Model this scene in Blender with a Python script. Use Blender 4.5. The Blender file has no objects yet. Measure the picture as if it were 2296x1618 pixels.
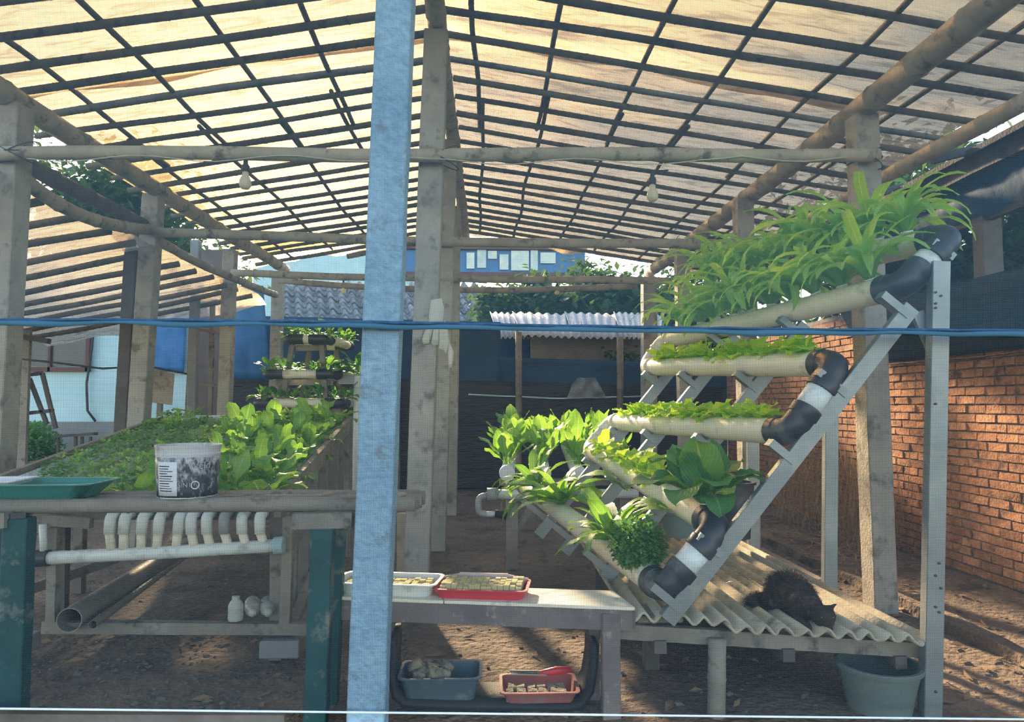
import bpy, bmesh, math, random
from mathutils import Vector as V, Matrix, Euler, noise
R = math.radians
random.seed(7)
sc = bpy.context.scene
COL = sc.collection

# ---------------- camera ----------------
F, CX, CY, H = 1600.0, 1148.0, 809.0, 1.27
YAW, PITCH = math.atan((1148 - 1090) / F), math.atan((905 - 809) / F)
cd = bpy.data.cameras.new('camera'); cam = bpy.data.objects.new('camera', cd); COL.objects.link(cam)
cd.sensor_fit = 'HORIZONTAL'; cd.sensor_width = 36.0; cd.lens = 36.0 * F / 2296.0
cd.clip_start = 0.05; cd.clip_end = 300
cam.location = (0, 0, H); cam.rotation_euler = (math.pi / 2 + PITCH, 0, -YAW)
sc.camera = cam

# ---------------- world, sun, exposure ----------------
SUN_EL, SUN_AZ = R(20.5), R(-15.0)          # azimuth from +Y, towards +X
w = bpy.data.worlds.new('sky'); sc.world = w; w.use_nodes = True
nt = w.node_tree; nt.nodes.clear()
sky = nt.nodes.new('ShaderNodeTexSky'); sky.sky_type = 'NISHITA'; sky.sun_disc = False
sky.sun_elevation = SUN_EL; sky.sun_rotation = SUN_AZ; sky.air_density = 1.0; sky.dust_density = 1.0; sky.ozone_density = 1.5
bg = nt.nodes.new('ShaderNodeBackground'); bg.inputs[1].default_value = 0.92
wo = nt.nodes.new('ShaderNodeOutputWorld')
tint = nt.nodes.new('ShaderNodeMixRGB'); tint.blend_type = 'MULTIPLY'; tint.inputs[0].default_value = 1.0; tint.inputs[2].default_value = (1.0, .88, .74, 1)
nt.links.new(sky.outputs[0], tint.inputs[1]); nt.links.new(tint.outputs[0], bg.inputs[0]); nt.links.new(bg.outputs[0], wo.inputs[0])
sl = bpy.data.lights.new('sun', 'SUN'); sl.energy = 21.0; sl.angle = R(2.5); sl.color = (1.0, 0.73, 0.43)
sun = bpy.data.objects.new('sun', sl); COL.objects.link(sun)
sun.location = (-3, 20, 12)
sd = V((math.sin(SUN_AZ) * math.cos(SUN_EL), math.cos(SUN_AZ) * math.cos(SUN_EL), math.sin(SUN_EL)))
sun.rotation_euler = sd.to_track_quat('Z', 'Y').to_euler()
vs = sc.view_settings
vs.view_transform = 'Standard'; vs.look = 'None'; vs.exposure = 0.12; vs.gamma = 1.0; vs.use_curve_mapping = False
sc.cycles.max_bounces = 8; sc.cycles.diffuse_bounces = 4; sc.cycles.transmission_bounces = 6; sc.cycles.transparent_max_bounces = 16

# ---------------- helpers ----------------
_fh = V((math.sin(YAW), math.cos(YAW), 0)); _rt = V((math.cos(YAW), -math.sin(YAW), 0)); _z = V((0, 0, 1))
_fw = _fh * math.cos(PITCH) + _z * math.sin(PITCH); _up = _z * math.cos(PITCH) - _fh * math.sin(PITCH)
EYE = V((0, 0, H))
def ray(px, py):
    return _fw + _rt * ((px - CX) / F) - _up * ((py - CY) / F)
def P(px, py, Y):                     # photo pixel at a given distance along world Y
    d = ray(px, py); return EYE + d * (Y / d.y)
def G(px, py, z=0.0):                 # photo pixel on a horizontal plane
    d = ray(px, py); return EYE + d * ((z - H) / d.z)
def PX(px, py, x):
    d = ray(px, py); return EYE + d * (x / d.x)

def frame(d, up=None):
    d = V(d).normalized()
    u = V(up) if up is not None else (V((0, 0, 1)) if abs(d.z) < .95 else V((0, 1, 0)))
    s = d.cross(u).normalized(); u = s.cross(d).normalized()
    return s, u, d

class MB:
    def __init__(s): s.v = []; s.f = []
    def add(s, vs, fs):
        o = len(s.v); s.v += [V(p) for p in vs]; s.f += [tuple(i + o for i in f) for f in fs]; return s
    def box(s, lo, hi):
        a, b = lo, hi
        return s.add([(a[0],a[1],a[2]),(b[0],a[1],a[2]),(b[0],b[1],a[2]),(a[0],b[1],a[2]),(a[0],a[1],b[2]),(b[0],a[1],b[2]),(b[0],b[1],b[2]),(a[0],b[1],b[2])],
            [(0,3,2,1),(4,5,6,7),(0,1,5,4),(1,2,6,5),(2,3,7,6),(3,0,4,7)])
    def beam(s, p, q, w, h, up=None, seg=1, wob=0.0, taper=1.0):
        p, q = V(p), V(q); a, u, d = frame(q - p, up); vs = []; fs = []
        for i in range(seg + 1):
            t = i / seg; c = p.lerp(q, t); k = 1 + (taper - 1) * t
            for sx, sy in ((-1,-1),(1,-1),(1,1),(-1,1)):
                j = V((random.uniform(-1,1), random.uniform(-1,1), random.uniform(-1,1))) * wob
                vs.append(c + a * (sx * w * k / 2) + u * (sy * h * k / 2) + j)
        for i in range(seg):
            o = i * 4
            for k in range(4): fs.append((o + k, o + (k + 1) % 4, o + 4 + (k + 1) % 4, o + 4 + k))
        fs.append((3,2,1,0)); o = seg * 4; fs.append((o,o+1,o+2,o+3))
        return s.add(vs, fs)
    def tube(s, pts, rad, n=10, cap=True, inner=None):
        pts = [V(p) for p in pts]; m = len(pts)
        rs = rad if isinstance(rad, (list, tuple)) else [rad] * m
        t0 = (pts[1] - pts[0]).normalized(); a, u, _ = frame(t0); vs = []; fs = []
        for i in range(m):
            if i == 0: t = pts[1] - pts[0]
            elif i == m - 1: t = pts[-1] - pts[-2]
            else: t = pts[i + 1] - pts[i - 1]
            t.normalize(); a = (a - t * a.dot(t)).normalized(); u = t.cross(a)
            for k in range(n):
                th = 2 * math.pi * k / n; vs.append(pts[i] + (a * math.cos(th) + u * math.sin(th)) * rs[i])
        for i in range(m - 1):
            for k in range(n):
                k2 = (k + 1) % n; fs.append((i*n+k, i*n+k2, (i+1)*n+k2, (i+1)*n+k))
        if cap: fs.append(tuple(range(n - 1, -1, -1))); fs.append(tuple(range((m-1)*n, m*n)))
        return s.add(vs, fs)
    def lathe(s, c, prof, n=24, axis=(0,0,1)):     # prof: [(r,z)...]
        a, u, d = frame(axis, (0,1,0) if abs(V(axis).normalized().z) > .9 else None); c = V(c); vs = []; fs = []
        m = len(prof)
        for r, z in prof:
            for k in range(n):
                th = 2*math.pi*k/n; vs.append(c + d*z + (a*math.cos(th) + u*math.sin(th))*max(r, 1e-4))
        for i in range(m - 1):
            for k in range(n):
                k2 = (k+1) % n; fs.append((i*n+k, (i+1)*n+k, (i+1)*n+k2, i*n+k2))
        return s.add(vs, fs)
    def grid(s, fn, nu, nv):
        vs = [fn(i/nu, j/nv) for j in range(nv+1) for i in range(nu+1)]
        fs = [(j*(nu+1)+i, j*(nu+1)+i+1, (j+1)*(nu+1)+i+1, (j+1)*(nu+1)+i) for j in range(nv) for i in range(nu)]
        return s.add(vs, fs)
    def lump(s, c, r, sq=(1,1,1), rough=.25, sub=1, seed=None):
        b = bmesh.new(); bmesh.ops.create_icosphere(b, subdivisions=sub, radius=1.0)
        o = V((random.uniform(0,99), random.uniform(0,99), 0)); b.verts.ensure_lookup_table()
        vs = []
        for x in b.verts:
            k = 1 + rough * noise.noise(x.co * 1.7 + o) * 2; vs.append(V(c) + V((x.co.x*sq[0], x.co.y*sq[1], x.co.z*sq[2])) * (r*k))
        fs = [tuple(q.index for q in f.verts) for f in b.faces]; b.free(); return s.add(vs, fs)
    def build(s, name, mat, parent=None, smooth=False, org=None, bevel=0.0, thick=0.0, autos=None):
        if org is None:
            xs = [p.x for p in s.v]; ys = [p.y for p in s.v]; zs = [p.z for p in s.v]
            org = V(((min(xs)+max(xs))/2, (min(ys)+max(ys))/2, min(zs)))
        org = V(org); me = bpy.data.meshes.new(name)
        me.from_pydata([p - org for p in s.v], [], s.f); me.validate(); me.update()
        if smooth:
            me.shade_smooth()
            if autos: me.set_sharp_from_angle(angle=R(autos))
        me.materials.append(M[mat] if isinstance(mat, str) else mat)
        o = bpy.data.objects.new(name, me); COL.objects.link(o); o.location = org
        if parent is not None:
            o.parent = parent; o.location = org - parent.location
        if bevel:
            m = o.modifiers.new('bevel', 'BEVEL'); m.width = bevel; m.segments = 1; m.limit_method = 'ANGLE'
        if thick:
            m = o.modifiers.new('thick', 'SOLIDIFY'); m.thickness = thick; m.offset = 0
        return o

def tag(o, label=None, cat=None, group=None, kind=None):
    if label: o['label'] = label
    if cat: o['category'] = cat
    if group: o['group'] = group
    if kind: o['kind'] = kind
    return o
def thing(name, label, cat, loc=(0,0,0), group=None, kind=None):
    o = bpy.data.objects.new(name, None); COL.objects.link(o); o.location = loc; o.empty_display_size = .1
    return tag(o, label, cat, group, kind)
def child(o, parent):                  # parent a world-placed object that has no rotation above it
    o.parent = parent; o.location = o.location - parent.location; return o
def sub(mb, name, mat, part, root, **k):   # a sub-part of a part that itself sits under root
    o = mb.build(name, mat, None, **k); o.parent = part; o.location = o.location - part.location - root.location; return o
def dup(me, name, parent, loc, rot=None, scale=1.0):
    o = bpy.data.objects.new(name, me); COL.objects.link(o); o.parent = parent; o.location = loc
    if rot is not None: o.rotation_euler = rot
    o.scale = (scale,)*3 if not isinstance(scale, (tuple, list)) else scale
    return o
def mesh_of(mb, name, mat, smooth=False, uv=None):
    me = bpy.data.meshes.new(name); me.from_pydata(mb.v, [], mb.f); me.update()
    if smooth: me.shade_smooth()
    me.materials.append(M[mat] if isinstance(mat, str) else mat); return me

# ---------------- materials ----------------
M = {}
def nodes(name):
    m = bpy.data.materials.new(name); m.use_nodes = True; t = m.node_tree; t.nodes.clear(); M[name] = m
    out = t.nodes.new('ShaderNodeOutputMaterial')
    def N(k, **kw):
        n = t.nodes.new('ShaderNode' + k)
        for a, b in kw.items():
            if a.startswith('i_'):
                key = a[2:]; key = int(key) if key.isdigit() else key.replace('_', ' ')
                n.inputs[key].default_value = b
            else: setattr(n, a, b)
        return n
    return m, t, N, t.links.new, out
def c4(c): return (c[0], c[1], c[2], 1.0)
def coords(t, N, L, stretch):
    tc = N('TexCoord'); oi = N('ObjectInfo'); mp = N('Mapping'); mp.inputs['Scale'].default_value = stretch
    cm = N('CombineXYZ'); mu = N('Math', operation='MULTIPLY', i_1=37.0)
    L(oi.outputs['Random'], mu.inputs[0]); L(mu.outputs[0], cm.inputs[0]); L(mu.outputs[0], cm.inputs[1])
    L(tc.outputs['Object'], mp.inputs['Vector']); L(cm.outputs[0], mp.inputs['Location']); return mp, oi
def pm(name, c1, c2, rough=.8, s=6.0, detail=6.0, bump=.3, bs=40.0, metal=0.0, stretch=(1,1,1), dirt=None, vary=.0, spec=.3, lo=.3, hi=.7, transl=0.0, bd=.01, fine=None):
    m, t, N, L, out = nodes(name)
    mp, oi = coords(t, N, L, stretch)
    n1 = N('TexNoise', i_Scale=s, i_Detail=detail, i_Roughness=.6); L(mp.outputs[0], n1.inputs['Vector'])
    cr = N('ValToRGB'); cr.color_ramp.elements[0].position = lo; cr.color_ramp.elements[1].position = hi
    cr.color_ramp.elements[0].color = c4(c1); cr.color_ramp.elements[1].color = c4(c2)
    L(n1.outputs[0], cr.inputs[0]); col = cr.outputs[0]
    if fine:
        n3 = N('TexNoise', i_Scale=fine[1], i_Detail=3.0); L(mp.outputs[0], n3.inputs['Vector'])
        mx = N('MixRGB', blend_type='OVERLAY', i_0=fine[0]); L(col, mx.inputs[1]); L(n3.outputs[0], mx.inputs[2]); col = mx.outputs[0]
    if dirt:
        dc, amt, ds = dirt
        n2 = N('TexNoise', i_Scale=ds, i_Detail=5.0, i_Roughness=.65); L(mp.outputs[0], n2.inputs['Vector'])
        mr = N('MapRange'); mr.inputs[1].default_value = .62 - amt * .25; mr.inputs[2].default_value = .72 - amt * .15; L(n2.outputs[0], mr.inputs[0])
        mx = N('MixRGB'); L(mr.outputs[0], mx.inputs[0]); L(col, mx.inputs[1]); mx.inputs[2].default_value = c4(dc); col = mx.outputs[0]
    if vary:
        hs = N('HueSaturation'); mr = N('MapRange'); mr.inputs[3].default_value = 1 - vary; mr.inputs[4].default_value = 1 + vary
        L(oi.outputs['Random'], mr.inputs[0]); L(mr.outputs[0], hs.inputs['Value']); L(col, hs.inputs['Color']); col = hs.outputs[0]
    b = N('BsdfPrincipled', i_Roughness=rough, i_Metallic=metal); b.inputs['Specular IOR Level'].default_value = spec
    L(col, b.inputs['Base Color'])
    if bump:
        nb = N('TexNoise', i_Scale=bs, i_Detail=5.0); L(mp.outputs[0], nb.inputs['Vector'])
        bp = N('Bump', i_Strength=bump, i_Distance=bd); L(nb.outputs[0], bp.inputs['Height']); L(bp.outputs[0], b.inputs['Normal'])
    if transl:
        tr = N('BsdfTranslucent'); L(col, tr.inputs[0]); ms = N('MixShader', i_0=transl); L(b.outputs[0], ms.inputs[1]); L(tr.outputs[0], ms.inputs[2]); L(ms.outputs[0], out.inputs[0])
    else: L(b.outputs[0], out.inputs[0])
    return m
def leafmat(name, c1, c2, rib, transl=.45, ribw=.045, gloss=.45):
    m, t, N, L, out = nodes(name)
    uv = N('UVMap'); sx = N('SeparateXYZ'); L(uv.outputs[0], sx.inputs[0]); oi = N('ObjectInfo')
    mx = N('MixRGB'); mx.inputs[1].default_value = c4(c1); mx.inputs[2].default_value = c4(c2); L(oi.outputs['Random'], mx.inputs[0])
    tc = N('TexCoord'); n1 = N('TexNoise', i_Scale=18.0, i_Detail=3.0); L(tc.outputs['Object'], n1.inputs['Vector'])
    hs = N('HueSaturation'); mr = N('MapRange'); mr.inputs[3].default_value = .78; mr.inputs[4].default_value = 1.2; L(n1.outputs[0], mr.inputs[0]); L(mr.outputs[0], hs.inputs['Value']); L(mx.outputs[0], hs.inputs['Color'])
    a = N('Math', operation='SUBTRACT', i_1=.5); L(sx.outputs[0], a.inputs[0]); ab = N('Math', operation='ABSOLUTE'); L(a.outputs[0], ab.inputs[0])
    lt = N('MapRange'); lt.inputs[1].default_value = ribw; lt.inputs[2].default_value = ribw * .4; lt.inputs[3].default_value = 0; lt.inputs[4].default_value = .75; L(ab.outputs[0], lt.inputs[0])
    # side veins: a V-shaped wave over the blade
    vv = N('Math', operation='MULTIPLY_ADD', i_1=-1.1); L(ab.outputs[0], vv.inputs[0]); L(sx.outputs[1], vv.inputs[2])
    v2 = N('Math', operation='MULTIPLY', i_1=60.0); L(vv.outputs[0], v2.inputs[0]); sn = N('Math', operation='SINE'); L(v2.outputs[0], sn.inputs[0])
    vm = N('MapRange'); vm.inputs[1].default_value = .75; vm.inputs[2].default_value = 1.0; vm.inputs[4].default_value = .28; L(sn.outputs[0], vm.inputs[0])
    m1 = N('Math', operation='MAXIMUM'); L(lt.outputs[0], m1.inputs[0]); L(vm.outputs[0], m1.inputs[1])
    mm = N('MixRGB'); L(m1.outputs[0], mm.inputs[0]); L(hs.outputs[0], mm.inputs[1]); mm.inputs[2].default_value = c4(rib)
    b = N('BsdfPrincipled', i_Roughness=gloss); b.inputs['Specular IOR Level'].default_value = .4; L(mm.outputs[0], b.inputs['Base Color'])
    bp = N('Bump', i_Strength=.25, i_Distance=.004); L(sn.outputs[0], bp.inputs['Height']); L(bp.outputs[0], b.inputs['Normal'])
    tr = N('BsdfTranslucent'); tm = N('MixRGB', blend_type='MULTIPLY', i_0=1.0); L(mm.outputs[0], tm.inputs[1]); tm.inputs[2].default_value = (1.65, 1.55, .6, 1); L(tm.outputs[0], tr.inputs[0])
    ms = N('MixShader', i_0=transl); L(b.outputs[0], ms.inputs[1]); L(tr.outputs[0], ms.inputs[2]); L(ms.outputs[0], out.inputs[0])
    return m

pm('concrete', (.27,.25,.22), (.40,.375,.335), .9, 5, bump=.5, bs=60, dirt=((.16,.15,.13), .35, 7), vary=.08)
pm('blue_paint', (.22,.36,.50), (.33,.49,.63), .75, 4, bump=.8, bs=45, dirt=((.22,.28,.34), .14, 12), bd=.02, fine=(.35, 30))
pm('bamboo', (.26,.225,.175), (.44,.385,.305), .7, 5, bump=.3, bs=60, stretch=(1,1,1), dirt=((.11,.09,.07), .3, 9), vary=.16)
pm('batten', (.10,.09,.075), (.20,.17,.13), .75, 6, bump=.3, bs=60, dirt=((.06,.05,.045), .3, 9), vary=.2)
pm('wood', (.17,.15,.125), (.31,.275,.23), .85, 4, bump=.5, bs=50, stretch=(1,1,1), dirt=((.09,.08,.07), .3, 8), vary=.14)
pm('dark_wood', (.07,.06,.055), (.14,.12,.11), .85, 5, bump=.5, bs=50, vary=.15)
pm('purple_wood', (.12,.095,.095), (.20,.165,.16), .8, 5, bump=.35, bs=50, dirt=((.30,.27,.25), .15, 16))
pm('bench_top', (.66,.60,.49), (.80,.74,.62), .75, 3, bump=.2, bs=30, dirt=((.35,.30,.24), .15, 10))
pm('green_paint', (.008,.050,.055), (.014,.078,.080), .5, 5, bump=.3, bs=40, dirt=((.20,.20,.17), .24, 6))
pm('steel', (.19,.215,.235), (.28,.31,.33), .42, 5, bump=.08, bs=60, metal=.55, dirt=((.28,.29,.29), .2, 9), spec=.5)
pm('pvc', (.66,.61,.50), (.76,.71,.60), .42, 3, bump=.06, bs=30, dirt=((.46,.43,.33), .15, 6), spec=.45)
pm('pvc_white', (.62,.66,.68), (.74,.77,.78), .42, 3, bump=.06, bs=30, dirt=((.40,.43,.38), .18, 7), spec=.45)
pm('pvc_grey', (.26,.27,.27), (.36,.37,.37), .5, 4, bump=.08, bs=30, spec=.4)
pm('pvc_black', (.022,.027,.036), (.045,.052,.064), .42, 3, bump=.05, bs=20, dirt=((.11,.12,.13), .15, 8), spec=.5)
pm('pvc_cyan', (.28,.42,.46), (.36,.50,.53), .5, 4, bump=.05, bs=20)
pm('fibre_cement', (.34,.295,.225), (.52,.455,.35), .9, 4, bump=.4, bs=45, dirt=((.18,.155,.12), .3, 6))
pm('dirt', (.10,.072,.056), (.22,.165,.125), .95, 1.6, 9, bump=1.0, bs=22, dirt=((.06,.048,.042), .35, 2.6), bd=.03, fine=(.6, 45))
pm('stone', (.085,.072,.062), (.21,.185,.16), .9, 9, bump=.5, bs=30, vary=.25)
pm('brick', (.34,.15,.078), (.56,.28,.155), .9, 9, bump=.6, bs=55, dirt=((.13,.075,.055), .3, 8), vary=.28, fine=(.5, 60))
pm('mortar', (.13,.105,.09), (.23,.19,.165), .95, 12, bump=.8, bs=50)
pm('wall_blue', (.40,.58,.64), (.50,.68,.72), .85, 2, bump=.15, bs=30)
pm('wall_grey', (.20,.20,.20), (.28,.28,.27), .9, 3, bump=.3, bs=30)
pm('wall_beige', (.26,.225,.19), (.34,.30,.255), .9, 2, bump=.3, bs=30)
pm('window_dark', (.02,.023,.028), (.05,.055,.06), .3, 2, bump=0, spec=.6)
pm('window_frame', (.10,.045,.04), (.15,.07,.06), .7, 5, bump=.2)
pm('blue_band', (.02,.10,.27), (.04,.16,.36), .5, 2, bump=0, spec=.5)
pm('pale_reflection', (.36,.45,.45), (.62,.66,.56), .35, 2.4, bump=0, spec=.5)  # pale tone that paints reflections onto the far windows
pm('blue_tarp', (.02,.115,.30), (.045,.18,.42), .5, 3, bump=.5, bs=9, bd=.03)
pm('shade_blue', (.02,.055,.12), (.035,.085,.165), .8, 4, bump=.3, bs=12, bd=.02)
pm('black_plastic', (.012,.012,.016), (.028,.027,.033), .45, 3, bump=.8, bs=8, bd=.03, stretch=(1,1,4), spec=.5)
pm('rubber', (.014,.014,.016), (.032,.032,.034), .65, 6, bump=.3, bs=40)
pm('zinc', (.30,.30,.30), (.50,.49,.47), .55, 5, bump=.2, metal=.3, dirt=((.22,.15,.11), .25, 5), vary=.12)
pm('roof_tile', (.15,.155,.165), (.29,.29,.30), .8, 8, bump=.4, bs=40, vary=.22, dirt=((.07,.08,.07), .3, 6))
pm('brown_door', (.095,.068,.055), (.15,.11,.09), .75, 4, bump=.3, bs=30)
pm('wire', (.03,.032,.035), (.05,.052,.055), .6, 5, bump=0)
pm('string', (.45,.43,.36), (.58,.55,.47), .8, 5, bump=0)
pm('bulb_glass', (.68,.62,.48), (.74,.68,.54), .35, 3, bump=0, spec=.5, transl=.3)
pm('socket', (.035,.033,.03), (.06,.055,.05), .6, 5, bump=.1)
pm('cloth_white', (.50,.49,.43), (.62,.61,.54), .9, 8, bump=.4, bs=25, transl=.15)
pm('bark', (.06,.05,.04), (.12,.10,.085), .9, 6, bump=.6, bs=20)
pm('straw', (.30,.20,.10), (.48,.34,.18), .9, 6, bump=0, transl=.3, vary=.2)
pm('dry_leaf', (.16,.10,.06), (.30,.21,.13), .85, 8, bump=.2, transl=.2)
leafmat('leaf_tree', (.035,.075,.03), (.07,.13,.04), (.09,.15,.06), .35)
leafmat('leaf_long', (.22,.46,.09), (.32,.58,.13), (.50,.66,.32), .5)
leafmat('leaf_lime', (.32,.56,.06), (.44,.66,.11), (.42,.58,.20), .5)
leafmat('leaf_mid', (.13,.32,.07), (.21,.42,.095), (.42,.55,.28), .42)
leafmat('leaf_dark', (.06,.20,.06), (.12,.30,.085), (.24,.38,.18), .4)
leafmat('leaf_red', (.13,.06,.05), (.20,.10,.07), (.2,.15,.10), .4)
# ---------------- roof sheet material: thin plastic that scatters the sun forward ----------------
def tarpmat(name, base, fwd=.32, clear=.06, wrinkle_dark=.42):
    m, t, N, L, out = nodes(name)
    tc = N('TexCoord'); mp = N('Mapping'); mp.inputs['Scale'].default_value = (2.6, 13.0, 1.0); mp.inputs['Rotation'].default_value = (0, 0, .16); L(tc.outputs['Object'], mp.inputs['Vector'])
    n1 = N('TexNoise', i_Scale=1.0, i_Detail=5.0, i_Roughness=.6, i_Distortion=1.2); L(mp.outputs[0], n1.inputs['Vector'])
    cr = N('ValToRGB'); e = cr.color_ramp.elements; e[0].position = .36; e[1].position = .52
    e[0].color = c4(tuple(x * (1 - wrinkle_dark) for x in base)); e[1].color = c4(base); L(n1.outputs[0], cr.inputs[0])  # wrinkle shading put into the sheet colour as stretched noise
    n2 = N('TexNoise', i_Scale=.7, i_Detail=2.0); L(tc.outputs['Object'], n2.inputs['Vector'])
    mr = N('MapRange'); mr.inputs[1].default_value = .35; mr.inputs[2].default_value = .65; mr.inputs[3].default_value = .82; mr.inputs[4].default_value = 1.06; L(n2.outputs[0], mr.inputs[0])
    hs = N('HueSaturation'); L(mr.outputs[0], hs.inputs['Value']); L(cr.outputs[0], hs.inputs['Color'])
    bp = N('Bump', i_Strength=.35, i_Distance=.03); L(n1.outputs[0], bp.inputs['Height'])
    sk = N('ValToRGB'); sk.color_ramp.elements[0].position = .36; sk.color_ramp.elements[1].position = .52; sk.color_ramp.elements[0].color = (1 - wrinkle_dark,) * 3 + (1,); L(n1.outputs[0], sk.inputs[0])  # same painted wrinkle darkening for the refracted and clear parts
    df = N('BsdfDiffuse'); L(hs.outputs[0], df.inputs[0]); L(bp.outputs[0], df.inputs['Normal'])
    tr = N('BsdfTranslucent'); L(hs.outputs[0], tr.inputs[0]); L(bp.outputs[0], tr.inputs['Normal'])
    rf = N('BsdfRefraction', i_Roughness=.36, i_IOR=1.15); mg = N('MixRGB', blend_type='MULTIPLY', i_0=1.0); L(sk.outputs[0], mg.inputs[1]); mg.inputs[2].default_value = (1, .62, .19, 1); L(mg.outputs[0], rf.inputs[0])
    cl = N('BsdfTransparent'); mc = N('MixRGB', blend_type='MULTIPLY', i_0=1.0); L(sk.outputs[0], mc.inputs[1]); mc.inputs[2].default_value = (1, .86, .64, 1); L(mc.outputs[0], cl.inputs[0])
    a = N('MixShader', i_0=.76); L(df.outputs[0], a.inputs[1]); L(tr.outputs[0], a.inputs[2])
    b = N('MixShader', i_0=fwd); L(a.outputs[0], b.inputs[1]); L(rf.outputs[0], b.inputs[2])
    c = N('MixShader', i_0=clear); L(b.outputs[0], c.inputs[1]); L(cl.outputs[0], c.inputs[2]); L(c.outputs[0], out.inputs[0])
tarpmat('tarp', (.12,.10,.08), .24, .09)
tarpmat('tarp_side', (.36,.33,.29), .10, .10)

# ---------------- roof geometry ----------------
D0, D1, D2, D3, D4 = 2.86, 4.42, 6.37, 8.40, 10.15
XR = P(979, 72, D1).x; ZR = P(979, 72, D1).z + .06          # ridge
ER = P(1932, 238, D1); EL = P(30, 215, D1)                   # eave poles over the front posts
SLR = (ZR - ER.z - .08) / (ER.x - XR); SLL = (ZR - EL.z - .08) / (XR - EL.x)
def zr(x): return ZR - (SLR * (x - XR) if x > XR else SLL * (XR - x)) + .07      # batten axis height
YF, YB = 2.6, D4 + .15
XRE, XLE = 3.34, EL.x - .35
def hit_roof(px, py):                                        # a pixel on the sloping roof
    for s, (a, b) in ((1, (SLR, XR)), (-1, (SLL, XR))):
        d = ray(px, py)
        # z = ZR + .07 - a*s*(x-XR)
        den = d.z + a * s * d.x; k = (ZR + .07 + a * s * b - H) / den
        p = EYE + d * k
        if (p.x - XR) * s >= -.05: return p
    return p
def bamboo_pts(p, q, n, sag=0.0, wob=.0, seed=0):
    p, q = V(p), V(q); out = []
    for i in range(n + 1):
        t = i / n; c = p.lerp(q, t); c.z -= sag * 4 * t * (1 - t)
        o = noise.noise_vector(c * .9 + V((seed * 3.7, 0, 0))) * wob
        out.append(c + V((o.x, o.y, o.z)))
    return out
def bamboo(mb, p, q, r, node=.36, sag=0, wob=.01, n=9, r2=None, seed=None):
    p, q = V(p), V(q); Ln = (q - p).length; seed = random.random() * 50 if seed is None else seed
    k = max(2, int(Ln / node)); ts = []; rs = []
    r2 = r if r2 is None else r2
    for i in range(k + 1):
        t = i / k; rr = r + (r2 - r) * t
        if 0 < i < k: ts += [t - .010 / Ln, t, t + .010 / Ln]; rs += [rr, rr * 1.09, rr]
        else: ts.append(t); rs.append(rr)
        if i < k: ts.append(t + .5 / k); rs.append(rr * .975)
    pts = []
    for t in ts:
        c = p.lerp(q, t); c.z -= sag * 4 * t * (1 - t); o = noise.noise_vector(c * .8 + V((seed, 0, 0))) * wob; pts.append(c + o)
    mb.tube(pts, rs, n); return mb

roof = thing('roof', 'gabled greenhouse roof of translucent plastic over lashed bamboo battens', 'roof', (XR, 6.4, ZR), kind='structure')
y = 2.75; k = 0
while y < YB - .05:
    j = random.uniform(-.03, .03)
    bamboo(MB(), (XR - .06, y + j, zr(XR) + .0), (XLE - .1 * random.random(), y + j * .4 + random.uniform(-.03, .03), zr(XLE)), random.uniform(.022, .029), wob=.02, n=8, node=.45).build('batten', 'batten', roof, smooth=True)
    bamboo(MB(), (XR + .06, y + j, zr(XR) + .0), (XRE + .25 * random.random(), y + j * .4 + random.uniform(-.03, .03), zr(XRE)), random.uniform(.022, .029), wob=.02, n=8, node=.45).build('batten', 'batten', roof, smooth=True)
    y += .325; k += 1
# purlins: thin canes along the ridge, lapped half way, above the battens
pl = [(659,0), (437,0), (159,0), (12,120), (1062,0), (1262,0), (1516,0), (1745,10), (2050,10), (2290,70)]
for q in pl:
    x = hit_roof(*q).x; side = 1 if x > XR else -1; z = zr(x) + .042; jj = random.uniform(-.03, .03)
    ysp = random.uniform(5.6, 6.2)
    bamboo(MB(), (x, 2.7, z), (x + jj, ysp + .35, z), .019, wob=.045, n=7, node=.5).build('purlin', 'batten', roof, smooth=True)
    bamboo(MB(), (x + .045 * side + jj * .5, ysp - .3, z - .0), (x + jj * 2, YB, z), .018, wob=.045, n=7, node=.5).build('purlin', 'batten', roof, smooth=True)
def sheet(name, x0, x1, y0, y1, edge, mat='tarp', nu=26, nv=46, lift=.085, par=roof, zf=zr):
    def fn(u, v):
        x = x0 + (x1 - x0) * u; y = y0 + (y1 - y0) * v
        e = noise.noise(V((x * 1.3, y0 * 9 + v, 3))) * .09
        if edge == 'lo': y += (1 - v) * e * 1.6
        if edge == 'hi': y += v * e * 1.6
        z = zf(x) + lift + .018 * noise.noise(V((x * 1.2, y * 3.2, 5))) + .008 * noise.noise(V((x * 3, y * 9, 2)))
        if edge == 'hi' and v > .93: z -= (v - .93) * .9 * (0.6 + abs(noise.noise(V((x, 1, 1)))))
        if edge == 'end' and v > .96: z -= (v - .96) * (2.2 + 3 * noise.noise(V((x * 2.2, 0, 7))))
        return V((x, y, z))
    return MB().grid(fn, nu, nv).build(name, mat, par, smooth=True)
YS = 4.86
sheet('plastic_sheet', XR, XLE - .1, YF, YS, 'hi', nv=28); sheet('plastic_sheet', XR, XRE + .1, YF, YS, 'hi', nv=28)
sheet('plastic_sheet', XR, XLE - .1, YS + .03, YB + .12, 'end', lift=.10); sheet('plastic_sheet', XR, XRE + .1, YS + .03, YB + .12, 'end', lift=.10)

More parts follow.
